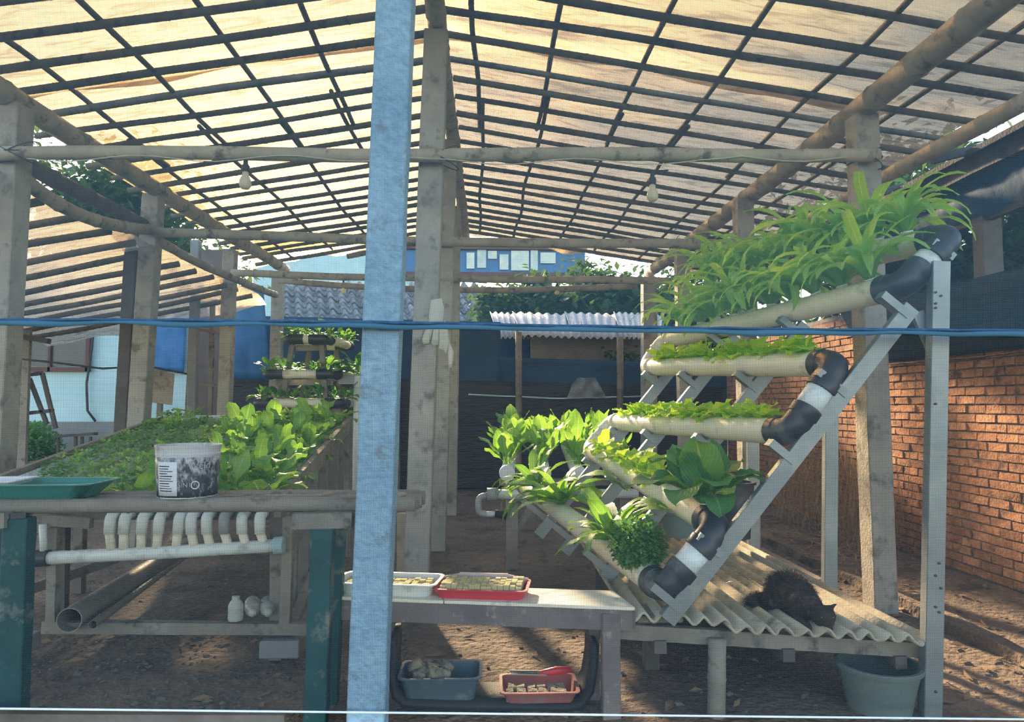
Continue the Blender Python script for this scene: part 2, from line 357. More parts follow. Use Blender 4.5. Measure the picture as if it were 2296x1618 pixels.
# lean-to roof on the left, lower than the eave
ZL = lambda x: 2.48 + .2 * (x + 3.63)
lean = thing('lean_to_roof', 'low lean-to roof of milky plastic on bamboo rafters beside the left posts', 'roof', (-4.2, 6.4, 2.3), kind='structure')
y = 3.1
while y < 9.4:
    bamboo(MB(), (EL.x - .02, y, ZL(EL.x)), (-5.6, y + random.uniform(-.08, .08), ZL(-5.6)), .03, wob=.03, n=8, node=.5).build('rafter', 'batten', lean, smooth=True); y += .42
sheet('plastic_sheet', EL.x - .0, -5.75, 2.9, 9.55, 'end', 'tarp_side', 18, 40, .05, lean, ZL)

# ---------------- big bamboo members ----------------
def pole(name, label, p, q, r, mat='bamboo', group=None, sag=0, r2=None, n=14, wob=.015, node=.42):
    return tag(bamboo(MB(), p, q, r, sag=sag, r2=r2, n=n, wob=wob, node=node).build(name, mat, None, smooth=True), label, 'bamboo pole', group)
GB = 'bamboo beams of the greenhouse frame'
pole('ridge_pole', 'thick bamboo ridge pole resting on the middle concrete posts', (XR, 2.6, ZR + .0), (XR + .02, YB, ZR), .062, group=GB)
pole('eave_pole', 'thick bamboo eave pole running back above the left row of posts', (EL.x, 2.6, EL.z - .005), P(640, 603, YB + .1), .072, group=GB, sag=.03)
pole('eave_pole', 'thick bamboo eave pole running back above the right row of posts', (ER.x, 2.5, ER.z), P(1455, 612, YB + .1), .078, group=GB, sag=.02)
pole('edge_pole', 'slimmer bamboo pole under the right edge of the roof, outside the posts', PX(2330, 214, 2.83), P(1690, 556, 7.7), .05, group=GB)
pole('tie_beam', 'long front bamboo tie beam lashed across post heads, two bulbs under it', P(-20, 347, D1 - .14), P(1968, 352, D1 - .14), .042, group=GB, sag=-.0, wob=.03)
pole('tie_beam', 'second bamboo tie beam, across the middle posts behind the front one', P(348, 520, D2 - .13), P(1668, 545, D2 - .13), .042, group=GB, sag=.03)
pole('tie_beam', 'third bamboo tie beam, far back below the gable', P(520, 612, D3 - .12), P(1530, 630, D3 - .12), .042, group=GB, sag=.02)
pole('tie_beam', 'farthest sagging bamboo tie beam holding the two small back bulbs', P(625, 628, D4 - .2), P(1428, 640, D4 - .2), .045, group=GB, sag=.10)
pole('side_beam', 'dark straight beam running back under the left eave', P(20, 345, D1 + .2), P(330, 508, D2 + .0), .06, 'dark_wood', GB)
pole('side_beam', 'crooked pale bamboo brace bent below the left eave, front bay', P(35, 392, D1), P(335, 522, D2 - .1), .048, group=GB, sag=.10, wob=.05)
pole('side_beam', 'crooked bamboo brace below the left eave, second bay', P(358, 535, D2), P(620, 660, D3 + .6), .042, group=GB, sag=.03, wob=.04)
pole('gable_pole', 'thin bamboo pole along the left slope of the back gable', (XR, YB + .05, zr(XR) - .03), (EL.x + .9, YB + .05, zr(EL.x + .9) - .06), .04, group=GB)

# ---------------- posts ----------------
def post(label, b, t, Y, w, mat='concrete', name='concrete_post', cat='post', group='concrete posts of the greenhouse', wd=None):
    p = P(b[0], b[1], Y); q = P(t[0], t[1], Y); p.z = min(p.z, 0.0) - .03 if b[1] > 1100 else p.z
    mb = MB().beam(p, q, w, wd or w, up=(0, 1, 0), seg=14, wob=.0022)
    return tag(mb.build(name, mat, None, bevel=.006), label, cat, group)
post('light blue painted plaster post standing full height in front', (823, 1626), (905, -395), D0, .142, 'blue_paint', 'painted_post')
post('bare concrete centre post just behind the light blue one', (931, 1370), (979, 76), D1, .150)
post('second bare concrete centre post, behind and right of the first', (980, 1225), (1006, 318), D2, .150)
post('third centre post, far back, mostly hidden behind the other two', (1010, 1150), (1020, 470), D3, .145)
post('concrete post at the left edge of the picture under the eave pole', (-30, 1372), (30, 238), D1, .165)
post('concrete post of the left row beside a dark wooden prop', (292, 1228), (345, 438), D2, .145)
post('concrete post of the left row, third from the front', (496, 1150), (517, 560), D3, .135)
post('concrete corner post at the far left back below the gable', (612, 1110), (624, 622), D4, .15)
post('concrete post of the right row in front of the brick wall', (1974, 1366), (1932, 262), D1, .150)
post('concrete post of the right row behind the leafy pipe rack', (1682, 1228), (1665, 448), D2, .150)
post('concrete post of the right row, third from the front', (1540, 1150), (1528, 565), D3, .150)
post('concrete corner post at the far right back', (1455, 1112), (1455, 628), D4, .20)
post('dark wooden prop leaning against the left concrete post', (258, 1228), (302, 500), D2 + .05, .105, 'dark_wood', 'wooden_prop', 'post', 'wooden posts')
post('slim grey-blue pole of the left lean-to', (428, 1090), (440, 540), 8.9, .10, 'wall_grey', 'lean_to_post', 'post', 'wooden posts')
# wire lashings on the tie beams
def lash(label, px, py, Y, r=.09, n=3):
    c = P(px, py, Y); mb = MB()
    for i in range(n):
        a = (-.5, 0, .5)[i % 3]; pts = []
        for k in range(17):
            th = 2 * math.pi * k / 16; pts.append(c + V((math.cos(th) * r * 1.0, -.0 + math.sin(th) * .075, math.cos(th) * r * a + .012 * i)))
        mb.tube(pts, .0035, 5, cap=False)
    tag(mb.build('wire_lashing', 'wire', None), label, 'wire', 'wire lashings')
lash('wire lashing crossing on the centre post and front tie beam', 985, 358, D1 - .1, .12)
lash('wire lashing of the front tie beam on the right post', 1938, 358, D1 - .1, .11)
lash('wire lashing of the front tie beam on the left post', 42, 350, D1 - .1, .12)
# thin cable running along the front tie beam
pts = []
for i in range(40):
    px = 60 + (1900 - 60) * i / 39; pts.append(P(px, 352 + 7 * math.sin(i * .9) + (10 if 18 < i < 34 else 3), D1 - .195))
tag(MB().tube(pts, .0035, 5).build('cable', 'string', None, smooth=True), 'thin pale cable winding along the front tie beam', 'cable')
def bulb(label, px, py, Y, s=1.0):
    c = P(px, py, Y); t = thing('light_bulb', label, 'light bulb', c, 'light bulbs hung from tie beams')
    MB().lathe(c, [(.0, -.055*s), (.022*s, -.052*s), (.034*s, -.035*s), (.036*s, -.018*s), (.030*s, .006*s), (.020*s, .028*s), (.018*s, .05*s), (0, .05*s)], 20).build('globe', 'bulb_glass', t, smooth=True)
    MB().lathe(c, [(0, .048*s), (.022*s, .05*s), (.024*s, .085*s), (.014*s, .10*s), (.012*s, .14*s), (0, .14*s)], 14).build('lamp_socket', 'socket', t, smooth=True)
    MB().tube([c + V((-.09*s, -.0, .142*s)), c + V((0, 0, .135*s)), c + V((.10*s, 0, .142*s))], .005*s, 6).build('hanger', 'wire', t)
    return t
bulb('light bulb under the front tie beam, in front of the golden roof', 550, 404, D1 - .14)
bulb('light bulb under the front tie beam, over the leafy pipe rack side', 1463, 432, D1 - .14)
bulb('small far light bulb hanging before the tiled roof', 770, 650, D4 - .2)
bulb('small far light bulb hanging before the dark trees', 1249, 652, D4 - .2)

# ---------------- ground ----------------
def gz(x, y): return .02 * noise.noise(V((x * .8, y * .8, 0))) + .010 * noise.noise(V((x * 4, y * 4, 3))) - .004
MB().grid(lambda u, v: V((-11 + 22 * u, 1.2 + 24 * v, gz(-11 + 22 * u, 1.2 + 24 * v))), 150, 170).build('ground', 'dirt', None, smooth=True)['kind'] = 'structure'
tag(bpy.data.objects['ground'], 'bare brown dirt floor strewn with stones and dry litter', 'ground')
mb = MB()
for i in range(2600):
    x, y = random.uniform(-3.2, 3.4), random.uniform(2.6, 7.5)
    if random.random() < .45: x, y = random.uniform(-2.2, -.4), random.uniform(2.75, 4.1)
    r = random.uniform(.003, .013) * (2.2 if random.random() < .06 else 1)
    mb.lump((x, y, gz(x, y) + r * .2), r, (1, random.uniform(.5, 1), .5), .55, 1)
tag(mb.build('gravel', 'stone', None), 'loose gravel and pebbles scattered over the dirt', 'gravel', kind='stuff')
mb = MB()
for i in range(900):
    x, y = random.uniform(-2.5, 3.5), random.uniform(2.9, 9)
    if random.random() < .5: x = random.uniform(1.9, 3.5); y = random.uniform(3, 8)
    a = random.uniform(0, 6.28); l = random.uniform(.02, .06); d = V((math.cos(a), math.sin(a), 0)); n_ = V((-d.y, d.x, 0)); c = V((x, y, gz(x, y) + .008))
    mb.add([c - d * l, c + n_ * l * .3 + V((0, 0, random.uniform(0, .02))), c + d * l + V((0, 0, random.uniform(0, .02))), c - n_ * l * .3], [(0, 1, 2, 3)])
tag(mb.build('fallen_leaves', 'dry_leaf', None), 'dry leaf litter scattered over the dirt', 'leaf litter', kind='stuff')

# ---------------- brick wall on the right ----------------
WX = 3.6
wall = thing('wall_right', 'rough red brick wall running back along the right side', 'wall', (WX, 7.4, 0), kind='structure')
MB().box((WX + .012, 2.55, -.05), (WX + .12, 10.6, 2.14)).build('mortar_core', 'mortar', wall)
bms = []
for i in range(6):
    m = MB(); m.box((-.05, -.097, 0), (.05, .097, .054))
    m.v = [p + V((random.uniform(-.004,.004), random.uniform(-.004,.004), random.uniform(-.003,.003))) for p in m.v]; bms.append(mesh_of(m, 'brick', 'brick'))
rest = MB(); cnt = 0; cells = []
for r in range(32):
    for c in range(-7, 31):
        y = 4.1 + c * .208 + (.104 if r % 2 else 0) + random.uniform(-.006, .006); z = .012 + r * .0662
        if y > 10.45: continue
        cells.append((y, z))
cells.sort(key=lambda q: (q[0] < 4.75, q[0] + (1.5 if q[1] < .3 else 0)))
for i, (y, z) in enumerate(cells):
    x = WX + .05 + random.uniform(-.006, .005); rot = (random.uniform(-.012,.012), random.uniform(-.02,.02), random.uniform(-.03,.03))
    if i < 300: dup(random.choice(bms), 'brick', wall, V((x, y, z)) - wall.location, rot)
    else: rest.box((x - .05, y - .097, z), (x + .05, y + .097, z + .054))
rb = rest.build('brickwork', 'brick', wall); rb['kind'] = 'stuff'; rb['label'] = 'the far brick courses of the wall'
# low kerb and ditch edge on the right
kb = MB().beam((2.65, 2.2, .02), (2.55, 9.5, .02), .10, .09, seg=40, wob=.014).build('kerb', 'dirt', None); tag(kb, 'low rough kerb along the dirt path by the brick wall', 'kerb', kind='structure')
# dry straw hanging at the foot of the wall
mb = MB()
for i in range(900):
    y = random.uniform(5.8, 8.0); x = WX - random.uniform(.09, .5); z0 = random.uniform(.3, .95) - (WX - x) * .4; l = random.uniform(.12, .4)
    c = V((x, y, z0)); d = V((random.uniform(-.06,.06), random.uniform(-.08,.08), -l)); s_ = V((0, .004, 0))
    c.z = max(c.z, l + .01); mb.add([c - s_, c + s_, c + d + s_, c + d - s_], [(0,1,2,3)])
for i in range(300):
    y = random.uniform(5.5, 8.2); x = WX - random.uniform(.2, 1.0); a = random.uniform(0, 6.28); l = random.uniform(.1, .25)
    c = V((x, y, random.uniform(.01, .06))); d = V((math.cos(a) * l, math.sin(a) * l, random.uniform(-.005, .03))); s_ = V((-d.y, d.x, 0)).normalized() * .004
    mb.add([c - s_, c + s_, c + d + s_, c + d - s_], [(0,1,2,3)])
tag(mb.build('dry_straw', 'straw', None), 'dry straw and root litter hanging at the foot of the brick wall', 'straw', kind='stuff')
# ---------------- far surroundings ----------------
def hazemat(name, c, clear):
    m, t, N, L, out = nodes(name)
    a = N('BsdfDiffuse'); a.inputs[0].default_value = c4(c); b = N('BsdfTransparent'); x = N('MixShader', i_0=clear); L(a.outputs[0], x.inputs[1]); L(b.outputs[0], x.inputs[2]); L(x.outputs[0], out.inputs[0])
hazemat('shade_net', (.035,.065,.10), .38); hazemat('plastic_haze', (.40,.43,.46), .6)
# house at the left back
hs_ = thing('house', 'pale blue plastered house behind the left lean-to', 'building', P(200, 1000, 11.6))
def quad_wall(mb, x0, x1, y0, y1, Y, th=.12):
    a = P(x0, y1, Y); b = P(x1, y0, Y); return mb.box((a.x, Y, a.z), (b.x, Y + th, b.z))
a = P(-160, 945, 11.6); b = P(430, 585, 11.6)
MB().box((a.x, 11.6, a.z), (b.x, 11.75, b.z)).build('wall', 'wall_blue', hs_)
MB().box((a.x, 11.55, -.1), (b.x, 11.75, a.z)).build('plinth', 'wall_grey', hs_)
wn = quad_wall(MB(), 22, 196, 700, 820, 11.56, .05).build('window', 'window_dark', hs_)
m = MB(); q0, q1 = P(16, 832, 11.5), P(202, 690, 11.5)
for (xa, za, xb, zb) in ((q0.x, q0.z, q1.x, q0.z + .07), (q0.x, q0.z, q0.x + .06, q1.z), (q1.x - .06, q0.z, q1.x, q1.z), ((q0.x+q1.x)/2 - .02, q0.z, (q0.x+q1.x)/2 + .02, q1.z)):
    m.box((xa, 11.52, za), (xb, 11.58, zb))
sub(m, 'window_frame', 'window_frame', wn, hs_)
MB().tube([P(214, 700, 11.5), P(206, 780, 11.5), P(194, 860, 11.5), P(196, 920, 11.5), P(214, 944, 11.5)], .02, 6).build('drain_hose', 'wire', hs_, smooth=True)
m = MB(); quad_wall(m, 425, 508, 560, 1100, 11.55, .06).build('door', 'brown_door', hs_)
# blue tarp hung beside the post, weathered board
def cloth(name, label, corners, mat, cat, group=None, nu=12, nv=12, amp=.03, kind=None, thick=.004):
    a, b, c, d = [V(q) for q in corners]    # tl tr br bl
    o = random.random() * 50
    def fn(u, v):
        p = a.lerp(b, u).lerp(d.lerp(c, u), v); nn = noise.noise(V((u * 4 + o, v * 2, o))) * amp + noise.noise(V((u * 11 + o, v * 3, o))) * amp * .4
        return p + V((0, nn, nn * .2))
    return tag(MB().grid(fn, nu, nv).build(name, mat, None, smooth=True, thick=thick), label, cat, group, kind)
Yt = 11.5
cloth('hanging_tarp', 'bright blue tarpaulin hung beside the left concrete post', [P(332, 700, Yt), P(418, 700, Yt), P(412, 834, Yt), P(336, 830, Yt)], 'blue_tarp', 'tarpaulin')
cloth('hanging_tarp', 'narrow bright blue tarpaulin between ladder and plant tower', [P(512, 640, 10.7), P(590, 640, 10.7), P(606, 852, 10.7), P(508, 848, 10.7)], 'blue_tarp', 'tarpaulin')
br = thing('leaning_board', 'pale square board leaning behind the left concrete post', 'board', P(360, 905, 8.2))
MB().add([P(332, 822, 8.2), P(392, 838, 8.2), P(386, 908, 8.2), P(326, 900, 8.2), P(332, 822, 8.24), P(392, 838, 8.24), P(386, 908, 8.24), P(326, 900, 8.24)], [(3,2,1,0),(4,5,6,7),(0,1,5,4),(1,2,6,5),(2,3,7,6),(3,0,4,7)]).build('board', 'wood', br)
MB().beam(P(360, 870, 8.3), P(350, 1156, 8.3), .05, .05).build('stake', 'wood', br)
# ladder
ld = thing('ladder', 'weathered wooden ladder standing in front of the brown door', 'ladder', P(460, 1080, 9.3))
for (x0, x1) in ((410, 436), (468, 478), (490, 503)):
    MB().beam(P(x0, 1120, 9.3), P(x1, 600, 9.3), .05, .05, seg=4, wob=.004).build('rail', 'wood', ld)
for yy, dy in ((735, 12), (860, 4), (960, 6), (660, 5)): MB().beam(P(425, yy, 9.28), P(495, yy + dy, 9.28), .05, .035).build('rung', 'wood', ld)
# back fence: black plastic below, dark blue shade cloth above
YF2 = 10.75
cloth('black_plastic_fence', 'black plastic sheet along the bottom of the back fence', [P(495, 838, YF2), P(1632, 868, YF2), P(1632, 1106, YF2), P(505, 1106, YF2)], 'black_plastic', 'plastic sheet', None, 50, 14, .06)
cloth('shade_cloth', 'tall dark blue shade cloth on the back fence behind the centre posts', [P(590, 708, YF2 + .1), P(1122, 722, YF2 + .1), P(1122, 884, YF2 + .1), P(590, 876, YF2 + .1)], 'shade_blue', 'shade cloth', None, 40, 10, .05)
cloth('shade_cloth', 'low dark blue shade cloth on the back fence below the beige shed wall', [P(1112, 800, YF2 + .16), P(1632, 816, YF2 + .16), P(1632, 884, YF2 + .16), P(1112, 884, YF2 + .16)], 'shade_blue', 'shade cloth', None, 40, 8, .05)
for i, (x, y0, lab) in enumerate(((1163, 745, 'slim pale fence pole left of the corrugated awning corner'), (1390, 755, 'slim pale fence pole near the far right corner post'), (890, 720, 'slim fence pole hidden between the two centre posts'))):
    tag(bamboo(MB(), P(x, 1106, YF2 - .1), P(x, y0, YF2 - .1), .05, n=9).build('fence_pole', 'wood', None, smooth=True), lab, 'pole', 'fence poles')
tag(MB().tube([P(1050, 884, YF2 - .05), P(1250, 893, YF2 - .08), P(1445, 888, YF2 - .05)], .012, 6).build('fence_wire', 'wall_blue', None), 'pale wire along the top of the black plastic', 'wire')
cloth('plastic_bag', 'crumpled clear plastic bag on the fence wire', [P(1290, 848, YF2 - .15), P(1335, 846, YF2 - .15), P(1360, 892, YF2 - .15), P(1270, 892, YF2 - .15)], 'plastic_haze', 'bag', None, 14, 10, .14)
# net draped over the top of the brick wall
cloth('draped_net', 'dark blue shade net draped over the top of the brick wall', [(3.50, 4.0, 2.17), (3.50, 6.9, 2.17), PX(1945, 818, 3.52), PX(2460, 764, 3.52)], 'shade_net', 'shade cloth', None, 30, 8, .012, thick=.002)
tag(MB().tube([PX(2460, 766, 3.50), PX(2200, 800, 3.50), PX(1945, 820, 3.50)], .006, 6).build('net_rope', 'wire', None), 'dark rope along the lower hem of the draped net on the wall', 'rope')
# beige shed wall + corrugated awning
sh = thing('shed', 'low shed with a beige wall under a corrugated zinc awning', 'building', P(1300, 1000, 12.2))
quad_wall(MB(), 1190, 1470, 735, 812, 11.9, .1).build('wall', 'wall_beige', sh)
quad_wall(MB(), 1080, 1480, 725, 1080, 12.05, .1).build('dark_wall', 'shade_blue', sh)
def corr(mb, c0, c1, c2, c3, waves, amp, nv=3):     # c0-c1 across the waves, c3-c2 the far edge
    c0, c1, c2, c3 = map(V, (c0, c1, c2, c3)); nrm = (c1 - c0).cross(c3 - c0).normalized()
    nrm = nrm if nrm.z > 0 else -nrm
    return mb.grid(lambda u, v: c0.lerp(c1, u).lerp(c3.lerp(c2, u), v) + nrm * (amp * math.cos(2 * math.pi * waves * u)), waves * 8, nv)
for (xa, xb, ya, yb, za) in ((1118, 1200, 757, 757, 11.1), (1168, 1300, 752, 757, 11.0), (1285, 1410, 757, 758, 11.05), (1395, 1480, 757, 760, 11.0)):
    corr(MB(), P(xa, ya, za), P(xb, yb, za), P(xb + 6, 706, 12.4), P(xa - 20, 700, 12.4), 8, .02).build('zinc_sheet', 'zinc', sh, smooth=True, thick=.004)
# far house: cyan wall, blue window band, tiled roof
fh_ = thing('far_house', 'far cyan house with a blue window band and a grey tiled roof', 'building', P(900, 900, 34))
quad_wall(MB(), 560, 1010, 540, 968, 34.3, .2).build('wall', 'wall_blue', fh_)
bandw = quad_wall(MB(), 905, 1312, 556, 612, 34.1, .15).build('window_band', 'blue_band', fh_)
for (x0, x1, y0, y1) in ((1046, 1064, 566, 602), (1070, 1090, 560, 600), (1094, 1114, 562, 580), (1120, 1140, 570, 604), (1146, 1186, 562, 606), (1190, 1206, 560, 606), (1212, 1246, 566, 590), (935, 955, 566, 604)):
    sub(quad_wall(MB(), x0, x1, y0, y1, 34.0, .1), 'pane_reflection', 'pale_reflection', bandw, fh_)  # light patches: window reflections painted as pale pieces
m = MB(); quad_wall(m, 900, 1316, 550, 557, 33.9, .2); quad_wall(m, 900, 1316, 611, 616, 33.9, .2); m.build('window_frame', 'window_frame', fh_)
# tiled roof of the low outbuilding: individual S-shaped tiles
tr_ = thing('tiled_roof', 'grey clay-tiled outbuilding roof seen over the shade cloth', 'roof', P(880, 720, 18))
tl, tr2 = P(612, 636, 20.2), P(1090, 648, 20.2); bl_, br_ = P(612, 726, 18), P(1140, 728, 18)
nrm = (tr2 - tl).cross(bl_ - tl).normalized(); nrm = nrm if nrm.z > 0 else -nrm
across = (br_ - bl_); NC, NR = 20, 7
tw = across.length / NC; rowv = (tl - bl_) / NR
ex = across.normalized(); ez = nrm; ey = rowv.normalized()
tm_ = MB().grid(lambda u, v: ex * ((u - .5) * tw * 1.08) + ey * (v * rowv.length * 1.15) + ez * (.08 * math.sin(2 * math.pi * u) + .05 * (1 - v)), 8, 1)
tm_.grid(lambda u, v: ex * ((u - .5) * tw * 1.08) + ez * (.08 * math.sin(2 * math.pi * u) + .05 - .035 * v), 8, 1)
tme = mesh_of(tm_, 'tile', 'roof_tile', True)
for r in range(NR):
    for c in range(NC):
        p = bl_ + rowv * r + ex * (tw * (c + .5)) + ez * random.uniform(-.012, .012)
        if p.x > bl_.x + across.length * (1 - .09 * r / NR): continue
        dup(tme, 'tile', tr_, p - tr_.location)
MB().add([bl_ - ez * .08, br_ - ez * .08, tr2 - ez * .08, tl - ez * .08], [(0,1,2,3)]).build('roof_deck', 'dark_wood', tr_, thick=.03)
MB().box((bl_.x, 19.0, 0), (br_.x - .2, 19.2, bl_.z)).build('wall', 'wall_grey', tr_)
# trees
def tree(name, label, base, h, rad, n, trunk=.12, cz=.65, mat='leaf_tree', ls=.10, sq=1.0):
    base = V(base); t = thing(name, label, 'tree', base, 'trees around the greenhouse')
    mb = MB(); pts = [base + V((0, 0, -.05))] + [base + V((random.uniform(-.1,.1), random.uniform(-.1,.1), h * k)) for k in (.25, .5, .8)]
    mb.tube(pts, [trunk, trunk * .8, trunk * .6, trunk * .2], 9)
    for k in range(5):
        a = random.uniform(0, 6.28); s0 = base + V((0, 0, h * random.uniform(.35, .6))); mb.tube([s0, s0 + V((math.cos(a) * rad * .4, math.sin(a) * rad * .4, h * .15)), s0 + V((math.cos(a) * rad * .75, math.sin(a) * rad * .75, h * .22))], [trunk * .4, trunk * .25, .01], 6)
    mb.build('trunk', 'bark', t, smooth=True)
    m = MB(); uvs = []
    cl = [base + V((random.gauss(0, .45) * rad, random.gauss(0, .45) * rad, h * cz + random.gauss(0, .4) * rad * sq)) for _ in range(26)]
    for i in range(n):
        c = random.choice(cl) + V((random.gauss(0, 1), random.gauss(0, 1), random.gauss(0, 1))) * rad * .2
        d = V((random.gauss(0, 1), random.gauss(0, 1), random.gauss(0, .6) - .3)).normalized(); s_, u_, _ = frame(d); l = ls * random.uniform(.6, 1.3)
        m.add([c, c + d * l * .5 + s_ * l * .28 + u_ * l * .08, c + d * l, c + d * l * .5 - s_ * l * .28 + u_ * l * .08], [(0,1,2,3)])
    f = m.build('foliage', mat, t); f['kind'] = 'stuff'; return t
tree('tree', 'dark leafy tree behind the zinc awning', (3.2, 16.5, 0), 4.0, 1.5, 12000, ls=.22)
tree('tree', 'small dark tree seen just over the tiled roof end', (0.8, 14.7, 0), 4.2, .85, 11000, ls=.24, cz=.75, sq=.5)
tree('tree', 'dark tree right behind the zinc awning', (2.6, 14.4, 0), 4.2, 1.0, 13000, ls=.24, cz=.74, sq=.6)
tree('tree', 'dark tree filling the gap right of the far blue windows', (5.0, 17.5, 0), 4.9, 2.0, 10000, ls=.2)
tree('tree', 'tree showing behind the upper right end of the brick wall', (6.1, 9.2, 0), 4.4, 1.8, 15000, ls=.19)
tree('tree', 'tree at the right edge behind the neighbouring shed', (6.6, 6.3, 0), 4.2, 1.5, 13000, ls=.18)
tree('tree', 'tall tree rising above the house at the left back', (-9.0, 17.5, 0), 7.4, 2.6, 13000, ls=.26)
tree('tree', 'dark bushy tree between the far right posts', (2.6, 11.9, 0), 2.1, .6, 6000, ls=.13)
# neighbouring shed above the brick wall
ns = thing('neighbour_shed', 'dark timber lean-to rising over the brick wall at the right edge', 'building', (3.95, 6.5, 0))
for yy in (5.3, 7.3, 9.4): MB().beam((3.86, yy, 0), (3.86, yy, 3.0), .15, .12).build('post', 'dark_wood', ns)
for zz, hh in ((2.72, .10), (2.18, .09)): MB().beam((3.84, 4.2, zz), (3.84, 9.8, zz), .06, hh).build('rail', 'dark_wood', ns)
MB().beam((3.72, 3.6, 3.10), (3.72, 9.9, 3.02), .10, .14, seg=8, wob=.01).build('eave_beam', 'dark_wood', ns)
def fn(u, v):
    y = 3.6 + 6.3 * u; return V((3.70 + .10 * v + .05 * noise.noise(V((y * 2.5, v * 2, 0))), y, 3.08 - .38 * v - .09 * noise.noise(V((y * 1.7, 4, 0))) * v))
MB().grid(fn, 50, 6).build('hanging_sheet', 'shade_blue', ns, smooth=True)
MB().add([(3.6, 3.5, 3.16), (3.6, 10.0, 3.10), (5.8, 10.0, 3.75), (5.8, 3.5, 3.8)], [(0,1,2,3)]).build('roof', 'dark_wood', ns, thick=.04)
for i in range(6): MB().beam((3.35, 4.2 + i * .95, 3.10), (5.7, 4.2 + i * .95, 3.72), .05, .06).build('rafter', 'dark_wood', ns)
# ---------------- pipe rack on the right ----------------
def channel(mb, p, q, w, d, up, t=.004):
    p, q = V(p), V(q); a, u, dd = frame(q - p, up)
    mb.beam(p, q, t, w, up=up)                                    # web (thickness along a, width along u)
    for s_ in (-1, 1): mb.beam(p + u * s_ * (w/2 - t/2) + a * d/2, q + u * s_ * (w/2 - t/2) + a * d/2, d, t, up=up)
    for s_ in (-1, 1): mb.beam(p + u * s_ * (w/2 - .008) + a * d, q + u * s_ * (w/2 - .008) + a * d, t, .016, up=up)
    return mb
YN, YFAR = 2.97, 5.0
NEAR = [P(1492,1322,YN), P(1612,1180,YN), P(1775,968,YN), P(1880,815,YN), P(2025,640,YN), P(2137,527,YN)]
FAR = [P(1180,1090,YFAR), P(1322,1008,YFAR), P(1375,946,YFAR), P(1449,823,YFAR), P(1490,765,YFAR), P(1566,662,YFAR)]
PR = .058
rack = thing('pipe_rack', 'tilted steel rack of white pipes with black elbows, planted with leafy greens', 'plant rack', (1.2, 4.0, 0))
def bend(p, c, q, r=.075, n=8):         # fillet polyline p-c-q
    p, c, q = V(p), V(c), V(q); d1 = (p - c).normalized(); d2 = (q - c).normalized(); out = []
    ang = d1.angle(d2); k = r / math.tan(ang / 2); s0, s1 = c + d1 * k, c + d2 * k
    for i in range(n + 1):
        t = i / n; out.append(s0 * (1 - t) ** 2 + c * (2 * t * (1 - t)) + s1 * t * t)
    return out, s0, s1, d1, d2
def elbow(p, c, q, r, mat, par, col=.06, name='elbow'):
    pts, s0, s1, d1, d2 = bend(p, c, q)
    path = [s0 + d1 * col, s0 + d1 * (col - .004), s0 + d1 * .012, s0 + d1 * .008] + pts[1:-1] + [s1 + d2 * .008, s1 + d2 * .012, s1 + d2 * (col - .004), s1 + d2 * col]
    n = len(path); rs = [r * 1.0, r * 1.13, r * 1.13, r * 1.05] + [r * 1.05] * (n - 8) + [r * 1.05, r * 1.13, r * 1.13, r * 1.0]
    MB().tube(path, rs, 20).build(name, mat, par, smooth=True, autos=40); return s0 + d1 * col, s1 + d2 * col
starts = list(NEAR); ends = list(FAR)
for a, b in ((0, 1), (2, 3), (4, 5)):
    sa, ta = elbow(FAR[a], NEAR[a], NEAR[b], PR, 'pvc_black', rack); sb, tb = elbow(FAR[b], NEAR[b], NEAR[a], PR, 'pvc_black', rack)
    starts[a], starts[b] = sa, sb; dd = (tb - ta).normalized() * .02
    MB().tube([ta - dd, tb + dd], PR, 20).build('coupling_pipe', 'pvc_white', rack, smooth=True)
for a, b in ((1, 2), (3, 4)):
    sa, ta = elbow(NEAR[a], FAR[a], FAR[b], PR, 'pvc', rack, col=.03); sb, tb = elbow(NEAR[b], FAR[b], FAR[a], PR, 'pvc', rack, col=.03)
    ends[a], ends[b] = sa, sb; MB().tube([ta, tb], PR * .98, 18).build('coupling_pipe', 'pvc', rack, smooth=True)
for i in range(6):
    d = (ends[i] - starts[i]).normalized() * .02
    MB().tube([starts[i] - d, ends[i] + d], PR, 24).build('grow_pipe', 'pvc', rack, smooth=True, autos=40)
for i in (0, 5):
    e = ends[i]; d = (e - starts[i]).normalized(); MB().tube([e - d * .03, e + d * .03, e + d * .032], [PR * 1.12, PR * 1.12, PR * .9], 20).build('end_cap', 'pvc_grey', rack, smooth=True, autos=40)
I0, I1 = P(1497,1392,2.93), P(2046,688,2.93)
dv = sum((f - n for f, n in zip(FAR, NEAR)), V()) / 6; dv.z = 0
inc = (I1 - I0).normalized(); perp = V((-inc.z, 0, inc.x))
for k, t in enumerate((0, .34, .66, .93)):
    o = dv * t; channel(MB(), I0 + o, I1 + o, .075, .035, (0, 1, 0)).build('inclined_channel', 'steel', rack) if False else None
    c = MB(); s_, u_, d_ = frame(inc, perp); p, q = I0 + o, I1 + o
    c.beam(p, q, .006, .066, up=perp); c.beam(p + perp * .032 + V((0, .018, 0)), q + perp * .032 + V((0, .018, 0)), .036, .005, up=perp); c.beam(p - perp * .032 + V((0, .018, 0)), q - perp * .032 + V((0, .018, 0)), .036, .005, up=perp)
    c.build('inclined_channel', 'steel', rack)
    for i in range(6):
        pc = NEAR[i].lerp(FAR[i], t if k else .055); base = I0 + o; s = (pc - base).dot(inc) - .085
        if k == 0 and i == 0: s = .07
        b0 = base + inc * s - perp * .01 + V((0, .02, 0)); b1 = b0 + perp * ((pc - base).dot(perp) + .05)
        b1.y = b0.y
        m = MB().beam(b0, b1, .055, .034, up=inc); m.build('bracket', 'steel', rack)
